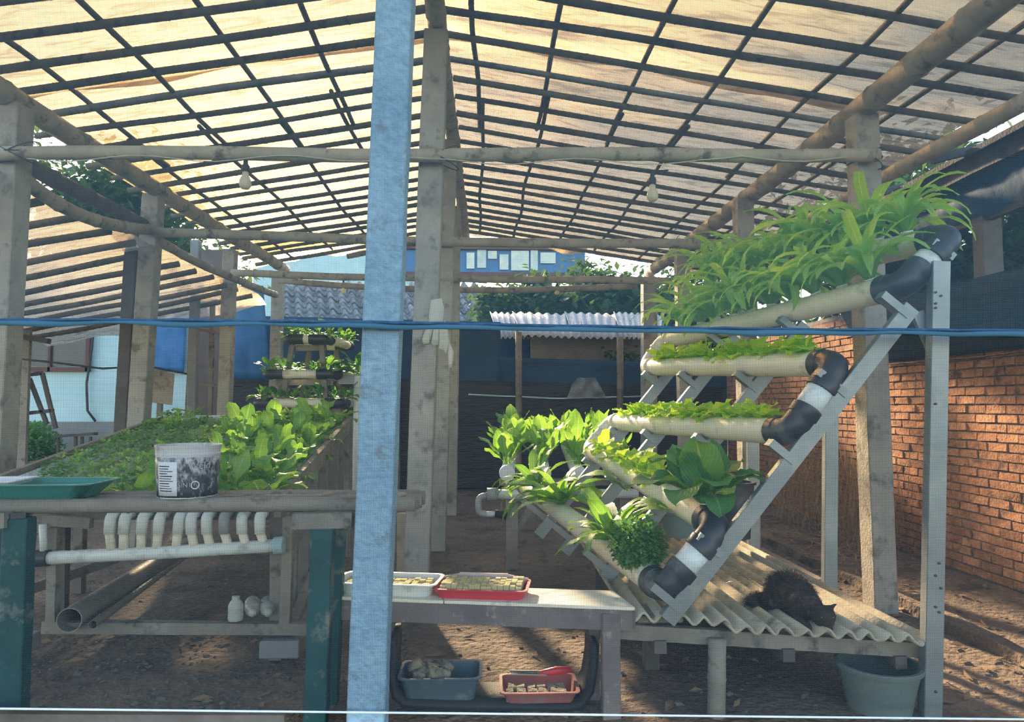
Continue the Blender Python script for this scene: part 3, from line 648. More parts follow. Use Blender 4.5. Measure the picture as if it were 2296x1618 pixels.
def vpost(px0, y0, px1, y1, Y, w=.07, d=.04, mat='steel', name='upright'):
    p, q = P(px0, y0, Y), P(px1, y1, Y)
    m = MB().beam(p, q, w, .005, up=(0, 1, 0))
    for s_ in (-1, 1): m.beam(p + V((s_ * w/2, d/2, 0)), q + V((s_ * w/2, d/2, 0)), .004, d, up=(0, 1, 0))
    return m.build(name, mat, rack)
vpost(2092, 1632, 2112, 585, 2.9, .072); vpost(1862, 1440, 1866, 880, 4.05, .072); vpost(1692, 1318, 1690, 985, 4.95, .075)
MB().beam(P(2056, 700, 2.96), P(2098, 800, 2.96), .05, .02, up=(0,1,0)).build('brace', 'steel', rack)
m = MB()
for yy in (655, 663, 680, 690, 905, 1262, 1290, 1318, 1360, 1372, 1550): m.lathe(P(2098 + (yy % 5) * 4, yy, 2.896), [(.005, 0), (.005, .004), (0, .005)], 8, (0, -1, 0))
m.build('screws', 'pvc_black', rack)['kind'] = 'stuff'

# ---------------- corrugated sheet table under the rack ----------------
tb = thing('sheet_table', 'low table of weathered corrugated fibre-cement sheets under the pipe rack', 'table', (1.2, 3.9, 0))
fl, fr, brr, bll = P(1405,1396,2.92), P(2082,1440,2.92), P(1652,1216,4.95), P(1290,1206,4.95)
for (u0, u1, dz, dy) in ((0, .36, .012, .05), (.34, .68, 0, .02), (.665, 1.0, .008, 0)):
    o = random.random() * 9
    def fn(u, v):
        uu = u0 + (u1 - u0) * u; p = fl.lerp(fr, uu).lerp(bll.lerp(brr, uu), v); w_ = .0175 * math.cos(2 * math.pi * 15 * uu)
        p.z += w_ + dz; p.y += (1 - v) * (dy + .035 * noise.noise(V((uu * 26 + o, 0, 0)))); return p
    MB().grid(fn, 44, 6).build('corrugated_sheet', 'fibre_cement', tb, smooth=True, thick=.010)
dn = V((0, 0, .055))
MB().beam(fl - dn + V((-.02, .085, 0)), fr - dn + V((.0, .085, 0)), .04, .06).build('front_rail', 'wood', tb)
MB().beam(bll - dn, brr - dn, .05, .06).build('rear_rail', 'wood', tb)
for u in (.12, .55, .93): MB().beam(fl.lerp(fr, u) - dn * 1.9 + V((0, .05, 0)), bll.lerp(brr, u) - dn * 1.9, .05, .05).build('joist', 'dark_wood', tb)
bamboo(MB(), P(1606, 1608, 2.96), P(1608, 1432, 2.96), .037, n=12, wob=0).build('leg', 'wood', tb, smooth=True)
MB().beam(P(2076, 1610, 2.94), P(2078, 1452, 2.94), .04, .05, up=(0,1,0)).build('leg', 'steel', tb)
for px in (1345, 1660): MB().beam(P(px, 1317, 4.9), P(px, 1230, 4.9), .07, .07, up=(0,1,0)).build('leg', 'dark_wood', tb)
MB().beam(P(1458, 1600, 3.5), P(1460, 1408, 3.5), .07, .07, up=(0,1,0)).build('leg', 'dark_wood', tb)
blk = MB().box(P(1428, 1398, 3.0) + V((0, 0, 0)), P(1505, 1352, 3.2)).build('wood_block', 'wood', None, bevel=.006); tag(blk, 'rough wooden block at the low end of the pipe rack', 'block')
tag(MB().beam(P(1470, 1470, 3.9), P(1900, 1475, 3.9), .12, .10).build('timber', 'dark_wood', None), 'dark timber lying in the shade under the sheet table', 'timber')

def tub(name, label, c, rt, rb, h, mat, n=32, lip=.012, cat='bucket', tilt=None, group=None):
    t = thing(name, label, cat, c, group)
    prof = [(0, .004), (rb - .004, .004), (rb, 0.0), (rb + (rt - rb) * .5, h * .5), (rt, h - .02), (rt + lip, h - .018), (rt + lip + .003, h - .004), (rt + lip, h), (rt - .003, h), (rt - .006, h - .02), (rb - .006, .012), (0, .012)]
    b = MB().lathe(c, prof, n).build('tub_body', mat, t, smooth=True, autos=35)
    if tilt: t.rotation_euler = tilt
    return t
pm('tub_green', (.10,.13,.125), (.15,.185,.175), .6, 4, bump=.1, dirt=((.22,.21,.18), .2, 6))
pm('tub_grey', (.14,.18,.18), (.20,.25,.245), .6, 4, bump=.1)
bk = tub('plastic_tub', 'large grey-green plastic tub standing under the right end of the sheet table', G(1972, 1588), .160, .122, .19, 'tub_green')
tub('plastic_tub', 'grey-green tub standing on the sheet table behind the lowest pipes', P(1530, 1206, 4.55) + V((0,0,.02)), .15, .115, .16, 'tub_grey')
tub('plant_pot', 'black pot with a pale rim behind the big-leaved plant', P(1648, 1212, 4.6) + V((0,0,.02)), .125, .095, .36, 'pvc_black', cat='pot')
g0, g1 = G(1702, 1242), G(1838, 1316); tag(MB().beam(g0 + V((0,0,.03)), g1 + V((0,0,.03)), .07, .05, seg=4, wob=.003).build('timber', 'wood', None), 'pale timber offcut lying on the dirt right of the sheet table', 'timber')
# clear cup lying on the sheet
m, t_, N, L, out = nodes('clear_plastic')
g = N('BsdfGlass', i_Roughness=.05, i_IOR=1.2); d_ = N('BsdfTransparent'); mx = N('MixShader', i_0=.45); L(d_.outputs[0], mx.inputs[1]); L(g.outputs[0], mx.inputs[2]); L(mx.outputs[0], out.inputs[0])
pm('cloudy_plastic', (.62,.62,.58), (.74,.74,.70), .3, 5, bump=0, transl=.5)
c = P(1626, 1316, 3.72); c.z += .006
tag(MB().lathe(c, [(0, 0), (.024, 0), (.034, .085), (.036, .085), (.026, -.003), (0, -.003)], 20, (.75, -.6, .05)).build('clear_cup', 'clear_plastic', None, smooth=True), 'clear plastic cup lying on the corrugated sheet', 'cup')
# ---------------- green-legged bamboo table at the left front ----------------
gt = thing('bamboo_table', 'work table of bamboo poles on green painted legs at the left front', 'table', (-1.0, 3.1, 0))
zt = P(400, 1134, 2.97).z
for i, (dy, xr) in enumerate(((0, 930), (.066, 938), (.132, 946), (.198, 952), (.264, 940))):
    Y = 2.97 + dy; xe = P(xr, 1134, Y).x
    bamboo(MB(), (-2.6, Y, zt + random.uniform(-.004, .004)), (xe, Y, zt + random.uniform(-.004, .004)), .030, n=12, wob=.006, node=.5).build('top_pole', 'wood', gt, smooth=True)
def legb(x0, x1, Y, w, d, y1=1625, mat='green_paint'):
    MB().beam(P(x0, y1, Y), P(x1, 1160, Y), w, d, up=(0,1,0), seg=10, wob=.002).build('leg', mat, gt, bevel=.004)
legb(708, 727, 2.93, .088, .07); legb(742, 760, 3.16, .06, .06, 1580); legb(28, 45, 2.95, .095, .07, 1600); legb(-15, 10, 3.2, .06, .06, 1560)
for x0, x1 in ((660, 792), (-40, 22)): MB().beam(P(x0, 1166, 2.93), P(x1, 1164, 2.93), .07, .06).build('apron', 'wood', gt)
for px in (725, 40): MB().beam(P(px, 1164, 2.93), P(px + 18, 1160, 3.25), .05, .05).build('bearer', 'dark_wood', gt)
# bits lying on the table
tag(MB().beam(P(690, 1122, 3.03), P(748, 1106, 3.06), .045, .018, seg=3, wob=.004).build('wood_offcut', 'wood', None, bevel=.004), 'short wooden offcut on the bamboo table right of the bucket', 'offcut')
tag(MB().beam(P(884, 1112, 3.0), P(908, 1106, 3.03), .04, .015, seg=2, wob=.003).build('wood_offcut', 'wood', None, bevel=.004), 'short wooden offcut at the table end behind the blue post', 'offcut')
# trays
def tray(name, label, c, sx, sy, h, mat, cat='tray', lip=.012, rz=0, flare=.02, rad=.04, mat_in=None, top_parts=None, tilt=0):
    c = V(c); t = thing(name, label, cat, c)
    def ring(dx, z, n=5):
        out = []
        for qx, qy, a0 in ((1,1,0),(-1,1,90),(-1,-1,180),(1,-1,270)):
            for k in range(n + 1):
                a = R(a0 + 90 * k / n); out.append(V((qx * (sx/2 + dx - rad) + rad * math.cos(a), qy * (sy/2 + dx - rad) + rad * math.sin(a), z)))
        return out
    rs = [ring(-flare, 0), ring(0, h), ring(lip, h + .001), ring(lip, h - .004), ring(0, h - .004)]
    th = .004; rs_in = [ring(-.001, h + .001), ring(-flare - th, th)]
    seq = [rs[0], ring(-.0, h - .005), rs[3], rs[2], rs_in[0], rs_in[1]]
    m = MB(); n = len(seq[0])
    for q in seq: m.v += [V((p.x, p.y, p.z)) for p in q]
    for i in range(len(seq) - 1):
        for k in range(n): m.f.append((i*n + k, i*n + (k+1) % n, (i+1)*n + (k+1) % n, (i+1)*n + k))
    m.f.append(tuple(range(n - 1, -1, -1))); m.f.append(tuple(range(5*n, 6*n)))
    me = mesh_of(m, 'tray_body', mat, True); me.set_sharp_from_angle(angle=R(40)); dup(me, 'tray_body', t, (0, 0, 0))
    t.rotation_euler = (tilt, 0, rz); return t
pm('tray_green', (.028,.20,.175), (.045,.26,.225), .4, 3, bump=.05, spec=.5)
pm('tray_white', (.60,.62,.63), (.72,.73,.73), .4, 3, bump=.05, spec=.5, dirt=((.45,.42,.34), .1, 9))
pm('tray_red', (.52,.035,.05), (.62,.055,.07), .42, 3, bump=.05, spec=.5)
pm('tray_grey', (.06,.095,.12), (.09,.13,.155), .5, 3, bump=.05, dirt=((.2,.18,.15), .2, 8))
pm('tray_pink', (.24,.075,.07), (.33,.12,.11), .55, 3, bump=.05, dirt=((.22,.17,.15), .35, 7))
pm('sponge', (.62,.53,.27), (.76,.67,.38), .95, 30, bump=.6, bs=90)
pm('paper', (.62,.64,.70), (.72,.73,.78), .8, 4, bump=0)
zc = zt + .031
tg = tray('plastic_tray', 'wide teal green plastic tray at the left end of the bamboo table', P(30, 1120, 3.06), .74, .27, .062, 'tray_green', flare=.05, rad=.06); tg.location.z = zc
tw_ = tray('plastic_tray', 'thin pale tray resting inside the teal tray', P(0, 1080, 3.05), .18, .2, .02, 'paper', flare=.01, rad=.02, rz=.1); tw_.location.z = zc + .052
# paint bucket
bc = P(420, 1120, 3.06); bc.z = zc
pb = thing('paint_bucket', 'white plastic paint bucket with a dark splattered print on the bamboo table', 'bucket', bc)
BH, BT, BB = P(420, 996, 3.06).z - zc, .126, .115
pm('pail', (.50,.49,.50), (.62,.61,.62), .45, 4, bump=.05, dirt=((.35,.33,.34), .2, 8))
m, t_, N, L, out = nodes('pail_print')
tc = N('TexCoord'); n1 = N('TexNoise', i_Scale=42.0, i_Detail=4.0, i_Roughness=.7); mp = N('Mapping'); mp.inputs['Scale'].default_value = (1, 1, .55); L(tc.outputs['Object'], mp.inputs[0]); L(mp.outputs[0], n1.inputs['Vector'])
sx = N('SeparateXYZ'); L(tc.outputs['Object'], sx.inputs[0]); mr = N('MapRange'); mr.inputs[1].default_value = 0; mr.inputs[2].default_value = BH * .85; mr.inputs[3].default_value = -.08; mr.inputs[4].default_value = .10; L(sx.outputs[2], mr.inputs[0])
ad = N('Math', operation='ADD'); L(n1.outputs[0], ad.inputs[0]); L(mr.outputs[0], ad.inputs[1])
cr = N('ValToRGB'); cr.color_ramp.elements[0].position = .47; cr.color_ramp.elements[1].position = .66; cr.color_ramp.elements[0].color = (.035,.042,.055,1); cr.color_ramp.elements[1].color = (.50,.48,.50,1); L(ad.outputs[0], cr.inputs[0])
b_ = N('BsdfPrincipled', i_Roughness=.45); L(cr.outputs[0], b_.inputs['Base Color']); L(b_.outputs[0], out.inputs[0])
MB().lathe(bc, [(0, .004), (BB, .004), (BB, 0), (BB + .002, .0), (BB + (BT-BB)*.78, BH*.80), (BT, BH*.80), (BT + .001, BH*.84), (BT - .001, BH*.85), (BT, BH*.90), (BT + .002, BH*.95), (BT + .004, BH - .006), (BT + .005, BH), (BT - .002, BH), (BB - .004, .01), (0, .01)], 40).build('pail_body', 'pail', pb, smooth=True, autos=35)
def bandp(a0, a1, z0, z1, mat, name, off=.0015, par=pb, nu=20, nv=4):
    def fn(u, v):
        z = z0 + (z1 - z0) * v; r = BB + (BT - BB) * z / BH + off; a = R(a0 + (a1 - a0) * u)      # angle 0 faces the camera
        return bc + V((r * math.sin(a), -r * math.cos(a), z))
    return MB().grid(fn, nu, nv).build(name, mat, par, smooth=True, thick=.001)
bandp(-165, 165, .004, BH * .78, 'pail_print', 'printed_band', nu=60, nv=6)
lb = bandp(-40, 3, .012, BH * .70, 'paper', 'paper_label', .003)
m = MB()
for i in range(11):
    z = .03 + i * (BH * .70 - .04) / 11
    def fn(u, v, z=z, e=random.uniform(-16, -4)):
        zz = z + .0035 * v; r = BB + (BT - BB) * zz / BH + .0042; a = R(-36 + (e + 36) * u); return bc + V((r * math.sin(a), -r * math.cos(a), zz))
    m.grid(fn, 8, 1)
pm('print_black', (.03,.03,.035), (.05,.05,.055), .7, 4, bump=0)
pm('print_white', (.66,.64,.68), (.74,.72,.76), .6, 4, bump=0)
sub(m, 'small_print', 'print_black', lb, pb)['kind'] = 'stuff'
def text_on(txt, ang, z, size, mat, name, par, r_extra=.004):
    cu = bpy.data.curves.new(name, 'FONT'); cu.body = txt; cu.size = size; cu.extrude = .0004; cu.align_x = 'CENTER'
    tmp = bpy.data.objects.new(name, cu); COL.objects.link(tmp)
    dg = bpy.context.evaluated_depsgraph_get(); me = bpy.data.meshes.new_from_object(tmp.evaluated_get(dg))
    bpy.data.objects.remove(tmp); bpy.data.curves.remove(cu)
    for v in me.vertices:
        zz = z + v.co.y; r = BB + (BT - BB) * zz / BH + r_extra; a = R(ang) + v.co.x / r
        v.co = V((r * math.sin(a), -r * math.cos(a), zz))
    me.materials.clear(); me.materials.append(M[mat]); o = bpy.data.objects.new(name, me); COL.objects.link(o); o.parent = par; return o
text_on('Weld', 42, BH * .56, .042, 'print_white', 'lettering', pb)
text_on('5IN1', 16, BH * .22, .026, 'print_white', 'lettering', pb)
m = MB(); r_ = BB + (BT-BB)*.26 + .004; a_ = R(35); m.lathe(bc + V((r_*math.sin(a_), -r_*math.cos(a_), BH*.255)), [(.017, 0), (.017, .001), (.013, .001), (.013, 0)], 20, (math.sin(a_), -math.cos(a_), 0)); m.build('round_emblem', 'print_white', pb)

# ---------------- sloping gutter rack ----------------
GN, GF = 3.62, 6.35
rk = thing('gutter_rack', 'long sloping rack of white gutters full of seedlings and leafy greens', 'plant rack', (-1.5, 4.9, 0))
gn = lambda i: P(-85 + i * 72.5, 1136, GN)      # near ends of the ten gutters
dirg = (P(1000, 700, 10) - EYE); dirg = dirg / dirg.y
def gpt(i, t): return gn(i) + dirg * ((GF - GN) * t)
for i in range(10):
    a, b = gpt(i, 0), gpt(i, 1); m = MB(); w = .062; hgt = .045; n = (b - a).normalized(); up = V((0,0,1))
    prof = [(-w, .022), (-w, -hgt/2), (w, -hgt/2), (w, .022), (w - .004, .022), (w - .004, -hgt/2 + .004), (-w + .004, -hgt/2 + .004), (-w + .004, .022)]
    for p in (a, b): m.v += [p + V((x, 0, z)) for x, z in prof]
    for k in range(8): m.f.append((k, (k+1) % 8, 8 + (k+1) % 8, 8 + k))
    m.f.append(tuple(range(7, -1, -1))); m.f.append(tuple(range(8, 16))); m.build('gutter', 'pvc_white', rk)
MB().beam(gpt(-.6, 1.0) + V((0, .03, .03)), gpt(9.6, 1.0) + V((0, .03, .03)), .06, .05).build('head_pipe', 'pvc_white', rk)
# right side board with slats under it
sa, sb = gpt(9.75, .0) + V((0, 0, .0)), gpt(9.75, 1.0)
MB().beam(sa, sb, .035, .11, up=(0,0,1)).build('side_board', 'wood', rk)
sa2, sb2 = gpt(-.75, 0), gpt(-.75, 1.0); MB().beam(sa2, sb2, .035, .09, up=(0,0,1)).build('side_board', 'wood', rk)
for k in range(9):
    t = .04 + k * .108; p = sa.lerp(sb, t); MB().beam(V((p.x, p.y, .0)), p - V((0, 0, .04)), random.uniform(.03, .07), .02, up=(0,1,0)).build('slat', 'wood', rk)
for t in (.02, .5, .97):
    for i in (-.7, 9.7): p = gpt(i, t); MB().beam(V((p.x, p.y + .02, 0)), p - V((0,0,.02)), .06, .06, up=(0,1,0)).build('leg', 'wood', rk)
    MB().beam(gpt(-.8, t) - V((0,0,.05)), gpt(9.8, t) - V((0,0,.05)), .05, .05).build('cross_bar', 'wood', rk)
# front frame below the table: steel post, bottom rail, sloping braces
def bm(x0, y0, x1, y1, Y0, Y1, w, d, mat, name): MB().beam(P(x0, y0, Y0), P(x1, y1, Y1), w, d, seg=4, wob=.002).build(name, mat, rk)
bm(100, 1404, 690, 1408, GN, GN, .05, .055, 'wood', 'bottom_rail')
bm(640, 1410, 648, 1158, GN, GN, .05, .05, 'wood', 'upright'); bm(118, 1404, 124, 1180, GN, GN, .045, .05, 'wood', 'upright')
bm(652, 1410, 720, 1250, GN + .03, GN + .9, .05, .05, 'wood', 'brace'); bm(640, 1190, 700, 1150, GN - .02, GN + .1, .04, .04, 'wood', 'brace')
bm(65, 1320, 260, 1250, GN + .7, GN + 1.4, .05, .06, 'wood', 'brace')
bm(100, 1165, 205, 1172, GN - .02, GN - .02, .045, .05, 'wood', 'end_board')
bm(138, 1400, 142, 1180, GN + .35, GN + .35, .05, .05, 'dark_wood', 'upright')
for x in (690, 95): tag(MB().box(P(x - 110, 1478, GN - .05), P(x, 1412, GN + .12)).build('concrete_block', 'wall_grey', None, bevel=.006), 'hollow concrete block under the %s foot of the gutter rack' % ('right front' if x > 400 else 'left front'), 'block', 'concrete blocks')
# drain elbows and collector pipe
YE = GN - .06
pa, pz_ = P(95, 1251, YE), P(628, 1222, YE)
MB().tube([pa, pa.lerp(pz_, .5) - V((0, 0, .004)), pz_], .031, 18).build('collector_pipe', 'pvc_white', rk, smooth=True)
d = (pz_ - pa).normalized()
MB().tube([pa - d * .05, pa + d * .03, pa + d * .031], [.039, .039, .031], 18).build('end_socket', 'pvc_black', rk, smooth=True, autos=40)
MB().tube([pz_ - d * .03, pz_ - d * .028, pz_ + d * .018, pz_ + d * .02], [.031, .042, .042, .03], 18).build('end_cap', 'pvc_cyan', rk, smooth=True, autos=40)
for i, x in enumerate((240, 272, 312, 350, 394, 432, 467, 506, 546, 586)):
    xt = x + (8 if i < 5 else -4); lean = (4, 0, -2, -5, -6, -2, 0, 2, 2, 3)[i]
    top = P(xt, 1158, YE); mid = P(xt + (xt - x) * -.3, 1196, YE); bot = P(x + 6 + lean, 1232, YE)
    fit = MB(); pts, *_ = bend(top + V((0, .09, .012)), top, mid, .03, 6)
    fit.tube([top + V((0, .09, .012))] + pts + [mid], [.0265] * (len(pts) + 2), 14)
    fo = fit.build('drain_elbow', 'pvc_white' if i != 7 else 'pvc_grey', rk, smooth=True)
    MB().tube([mid + V((0, 0, .01)), bot], [.0215, .0215], 14).build('drain_pipe', 'pvc', rk, smooth=True)
MB().tube([P(96, 1175, YE), P(98, 1236, YE)], .017, 12).build('drain_pipe', 'pvc_white', rk, smooth=True)
# loose pipes lying under the rack, bottles
def pipe_open(label, p, q, r, mat):
    p, q = V(p), V(q); d = (q - p).normalized(); m = MB(); a, u, _ = frame(d); n = 24
    for c, rr in ((p, r), (q, r), (q, r * .93), (p, r * .93)):
        for k in range(n): th = 2*math.pi*k/n; m.v.append(c + (a*math.cos(th) + u*math.sin(th)) * rr)
    for i in range(4):
        for k in range(n): m.f.append((i*n+k, i*n+(k+1)%n, ((i+1)%4)*n+(k+1)%n, ((i+1)%4)*n+k))
    return tag(m.build('loose_pipe', mat, None, smooth=True, autos=40), label, 'pipe', 'loose pipes')
pm('pipe_brown', (.20,.175,.155), (.29,.26,.23), .5, 4, bump=.06, spec=.4)
pipe_open('fat grey-brown pipe lying under the gutter rack, open end forward', P(155, 1390, GN - .1), P(420, 1222, GN + 1.9), .057, 'pipe_brown')
pipe_open('thin grey-brown pipe lying beside the fat one under the rack', P(208, 1400, GN - .1), P(425, 1240, GN + 1.9), .020, 'pipe_brown')
def bottle(label, p, q, r):
    p, q = V(p), V(q); L_ = (q - p).length; t = thing('plastic_bottle', label, 'bottle', p, 'plastic bottles on the bottom rail')
    MB().lathe(p, [(0, .004), (r*.35, .006), (r*.4, 0), (r*.9, .002), (r, .012), (r, L_*.3), (r*.94, L_*.33), (r, L_*.36), (r, L_*.62), (r*.8, L_*.76), (r*.42, L_*.9), (r*.42, L_)], 18, q - p).build('bottle_body', 'cloudy_plastic', t, smooth=True)
    d = (q - p).normalized(); MB().lathe(p + d * L_ * .9, [(r*.5, 0), (r*.5, L_*.1), (0, L_*.105)], 14, d).build('neck_cap', 'cloudy_plastic', t, smooth=True)
yb = GN - .03
bz = P(528, 1391, yb)
bottle('clear plastic bottle standing upright at the end of the three', bz, bz + V((0, 0, .118)), .036)
for x, lab in ((566, 'middle clear bottle lying with its base to the viewer'), (601, 'last clear bottle lying with its base to the viewer')):
    c = P(x, 1374, yb - .02); bottle(lab, c + V((-.062, .19, 0)), c, .037)
# shrub and small stands at the far left
st = thing('wooden_stand', 'dark angle-iron stand beside the house wall at the left edge', 'stand', P(50, 1010, 8.6))
for q in (((30, 1050), (28, 842)), ((28, 845), (95, 836)), ((95, 836), (125, 960)), ((66, 848), (105, 950)), ((8, 940), (26, 850)), ((60, 926), (120, 920))): MB().beam(P(*q[0], 8.6), P(*q[1], 8.6), .04, .04).build('bar', 'dark_wood', st)
MB().beam(P(48, 1060, 8.5), P(60, 740, 8.5), .10, .05, up=(0,1,0)).build('plank', 'wood', st); MB().beam(P(0, 745, 8.5), P(110, 765, 8.5), .08, .06).build('bar', 'dark_wood', st)
lt_ = thing('small_table', 'small low dark table beside the house plinth', 'table', P(170, 1020, 9.4))
MB().beam(P(125, 978, 9.4), P(215, 972, 9.4), .10, .035).build('table_top', 'dark_wood', lt_)
for x in (130, 170, 184, 203): MB().beam(P(x, 1121, 9.4), P(x, 978, 9.4), .03, .03, up=(0,1,0)).build('leg', 'dark_wood', lt_)
tag(MB().tube([P(0, 800, 7.5), P(120, 812, 7.5), P(230, 826, 7.6), P(330, 820, 7.7), P(420, 838, 7.8)], .012, 6).build('hose', 'wire', None, smooth=True), 'thin dark hose slung across in front of the house', 'hose')
# ---------------- bench with sponge trays ----------------
bn = thing('bench', 'low wooden bench with a pale top and a dark purple-brown apron', 'bench', G(1100, 1560))
A, B_, C_, D_ = P(765,1333,3.14), P(1424,1366,2.94), P(1376,1328,3.20), P(770,1300,3.40)
zb = A.z = B_.z = C_.z = D_.z = (A.z + B_.z) / 2
th = V((0, 0, .014))
def slab(q, t): return MB().add([p - t for p in q] + list(q), [(3,2,1,0),(4,5,6,7),(0,1,5,4),(1,2,6,5),(2,3,7,6),(3,0,4,7)])
mid_a, mid_b = A.lerp(B_, .36), D_.lerp(C_, .36)
slab([A, mid_a, mid_b, D_], th).build('top_board', 'bench_top', bn, bevel=.002); slab([mid_a + V((.003,0,0)), B_, C_, mid_b + V((.003,0,0))], th).build('top_board', 'bench_top', bn, bevel=.002)
dz = V((0, 0, .014 + .042)); fwd = V((-.01, .02, 0))
MB().beam(A - dz + fwd, B_ - dz + fwd, .03, .082, seg=6, wob=.0015).build('apron', 'purple_wood', bn); MB().beam(D_ - dz - fwd, C_ - dz - fwd, .03, .082).build('apron', 'purple_wood', bn)
MB().beam(B_ - dz + fwd, C_ - dz - fwd, .03, .07).build('apron', 'purple_wood', bn)
for px, Y, w in ((1368, 2.98, .075), (1332, 3.16, .045), (800, 3.17, .06), (812, 3.38, .045)):
    q = P(px, 1400, Y); MB().beam(V((q.x, Y, -.02)), V((q.x, Y, zb - .03)), w, w * .8, up=(0,1,0), seg=6, wob=.002).build('leg', 'purple_wood', bn, bevel=.004)
rz = math.atan2((B_ - A).y, (B_ - A).x)
ax = (B_ - A).normalized(); ay = V((-ax.y, ax.x, 0)); mid0 = (A + D_) / 2
def on_bench(px): return A.lerp(B_, (px - 765) / 659) * .5 + D_.lerp(C_, (px - 765) / 659) * .5
t1 = tray('seed_tray', 'white tray of sponge seed blocks on the bench behind the blue post', on_bench(880), .44, .20, .055, 'tray_white', rz=rz); t1.location.z = zb
t2 = tray('seed_tray', 'red tray tightly filled with yellow sponge seed blocks on the bench', on_bench(1102), .385, .20, .042, 'tray_red', rz=rz + .02, flare=.012, rad=.03); t2.location.z = zb
def sponges(t, nx, ny, sx, sy, z, gaps=0.0):
    m0 = MB().box((-.5, -.5, 0), (.5, .5, 1)); me = mesh_of(m0, 'sponge_block', 'sponge')
    for i in range(nx):
        for j in range(ny):
            if random.random() < gaps: continue
            x = (i + .5) / nx * sx - sx / 2; y = (j + .5) / ny * sy - sy / 2
            o = dup(me, 'sponge_block', t, (x, y, .006), (0, 0, random.uniform(-.05, .05)), (sx / nx * .93, sy / ny * .93, z * random.uniform(.85, 1.12)))
sponges(t1, 13, 5, .37, .145, .036, .12); sponges(t2, 14, 6, .35, .165, .050)
# pink rim of the red tray
m = MB(); 
for s_ in (1,):
    m.beam((-.12, .098, .052), (.10, .098, .052), .006, .03); m.beam((-.12, .098, .052), (-.19, .09, .04), .006, .022); m.beam((.10, .098, .052), (.19, .09, .04), .006, .022)
pm('pink_plastic', (.55,.40,.42), (.66,.50,.50), .5, 4, bump=0)
o = m.build('tray_rim', 'pink_plastic', None); o.parent = t2
# ---------------- black rubber trough with trays below the bench ----------------
Yt0 = 3.02
prof = [(878,1436), (880,1470), (876,1515), (884,1560), (905,1580), (1000,1584), (1150,1586), (1270,1590), (1305,1582), (1326,1550), (1334,1500), (1336,1445)]
pts = [P(x, y, Yt0) for x, y in prof]; m = MB()
for p in pts: p.z = max(p.z, .012)
def fn(u, v):
    k = u * (len(pts) - 1); i = min(int(k), len(pts) - 2); p = pts[i].lerp(pts[i+1], k - i); return p + V((0, .24 * v, .0))
MB().grid(fn, 44, 2).build('trough', 'rubber', None, smooth=True, thick=.024)
tag(bpy.data.objects['trough'], 'black rubber trough with upturned ends on the ground under the bench', 'trough')
zt_ = .03
t3 = tray('grey_tray', 'slate grey plastic tray of dirty old sponge lumps in the trough', V((P(988, 1540, 3.11).x, 3.14, zt_)), .33, .2, .105, 'tray_grey', flare=.022, rad=.03)
t4 = tray('pink_tray', 'faded red tray of used sponge blocks and tools in the trough', V((P(1208, 1560, 3.11).x, 3.12, zt_)), .31, .2, .05, 'tray_pink', flare=.016, rad=.025)
pm('old_sponge', (.20,.17,.12), (.34,.30,.21), .95, 14, bump=.8, bs=70, vary=.2)
for i in range(15):
    q = V((random.uniform(-.12, .02), random.uniform(-.07, .07), .085 + random.uniform(0, .03))); m = MB().lump(t3.location + q, random.uniform(.022, .036), (1, .8, .8), .5, 2)
    tag(m.build('old_sponge', 'old_sponge', None, smooth=True), 'dirty crumbled sponge lump in the slate grey tray', 'sponge', 'sponge lumps in the grey tray')
for i in range(6):
    for j in range(2):
        q = V((-.115 + i * .042 + random.uniform(-.006,.006), -.065 + j * .05, .008)); a = t4.location + q
        m = MB().beam(a + V((0, 0, 0)), a + V((random.uniform(-.008,.008), 0, .04)), .034, .034, up=(0,1,0), seg=2, wob=.003)
        tag(m.build('used_sponge', 'old_sponge', None), '%s used sponge block from the left, %s row, in the faded red tray' % (('first','second','third','fourth','fifth','sixth')[i], ('front','back')[j]), 'sponge', 'used sponge blocks in the faded red tray')
# tools: tongs and pliers-like cutter
tp = thing('garden_shears', 'hand shears with a red grip lying across the faded red tray', 'shears', t4.location + V((0, .05, .06)))
a0 = t4.location + V((-.12, .055, .070)); MB().beam(a0, a0 + V((.16, -.005, -.004)), .016, .006).build('blade', 'steel', tp); MB().beam(a0 + V((0, .02, .006)), a0 + V((.17, .005, .004)), .014, .006).build('blade', 'pvc_black', tp)
MB().tube([a0 + V((.13, .0, .0)), a0 + V((.20, .012, .006)), a0 + V((.27, .005, .012))], [.011, .017, .012], 10).build('grip', 'tray_red', tp, smooth=True)
# cloth gloves hung on the concrete post
gl = thing('work_gloves', 'pair of pale work gloves hanging on the bare concrete centre post', 'gloves', P(975, 780, D1 - .1))
def flat_blob(corners, Y, thk=.022):
    m = MB(); n = len(corners); f0 = [P(x, y, Y) for x, y in corners]; c0 = sum(f0, V()) / n
    m.v = [c0 + V((0, -thk, 0))] + [c0 + (p - c0) * .75 + V((0, -thk * .8, 0)) for p in f0] + f0; 
    for k in range(n): m.f += [(0, 1 + (k+1) % n, 1 + k), (1 + k, 1 + (k+1) % n, 1 + n + (k+1) % n, 1 + n + k)]
    return m
YG = D1 - .085
flat_blob([(966,672),(990,668),(996,690),(992,735),(975,745),(960,735),(962,700)], YG).build('cuff', 'cloth_white', gl, smooth=True)
for q in ([(958,728),(972,735),(962,770),(948,772),(946,760)], [(972,735),(985,738),(984,770),(974,778),(966,768)], [(985,730),(996,728),(1000,760),(994,785),(984,780)], [(996,716),(1004,730),(1008,770),(1000,792),(992,780)], [(1008,765),(1018,790),(1014,822),(1006,826),(1004,790)]):
    flat_blob(q, YG - .004, .02).build('glove_finger', 'cloth_white', gl, smooth=True)
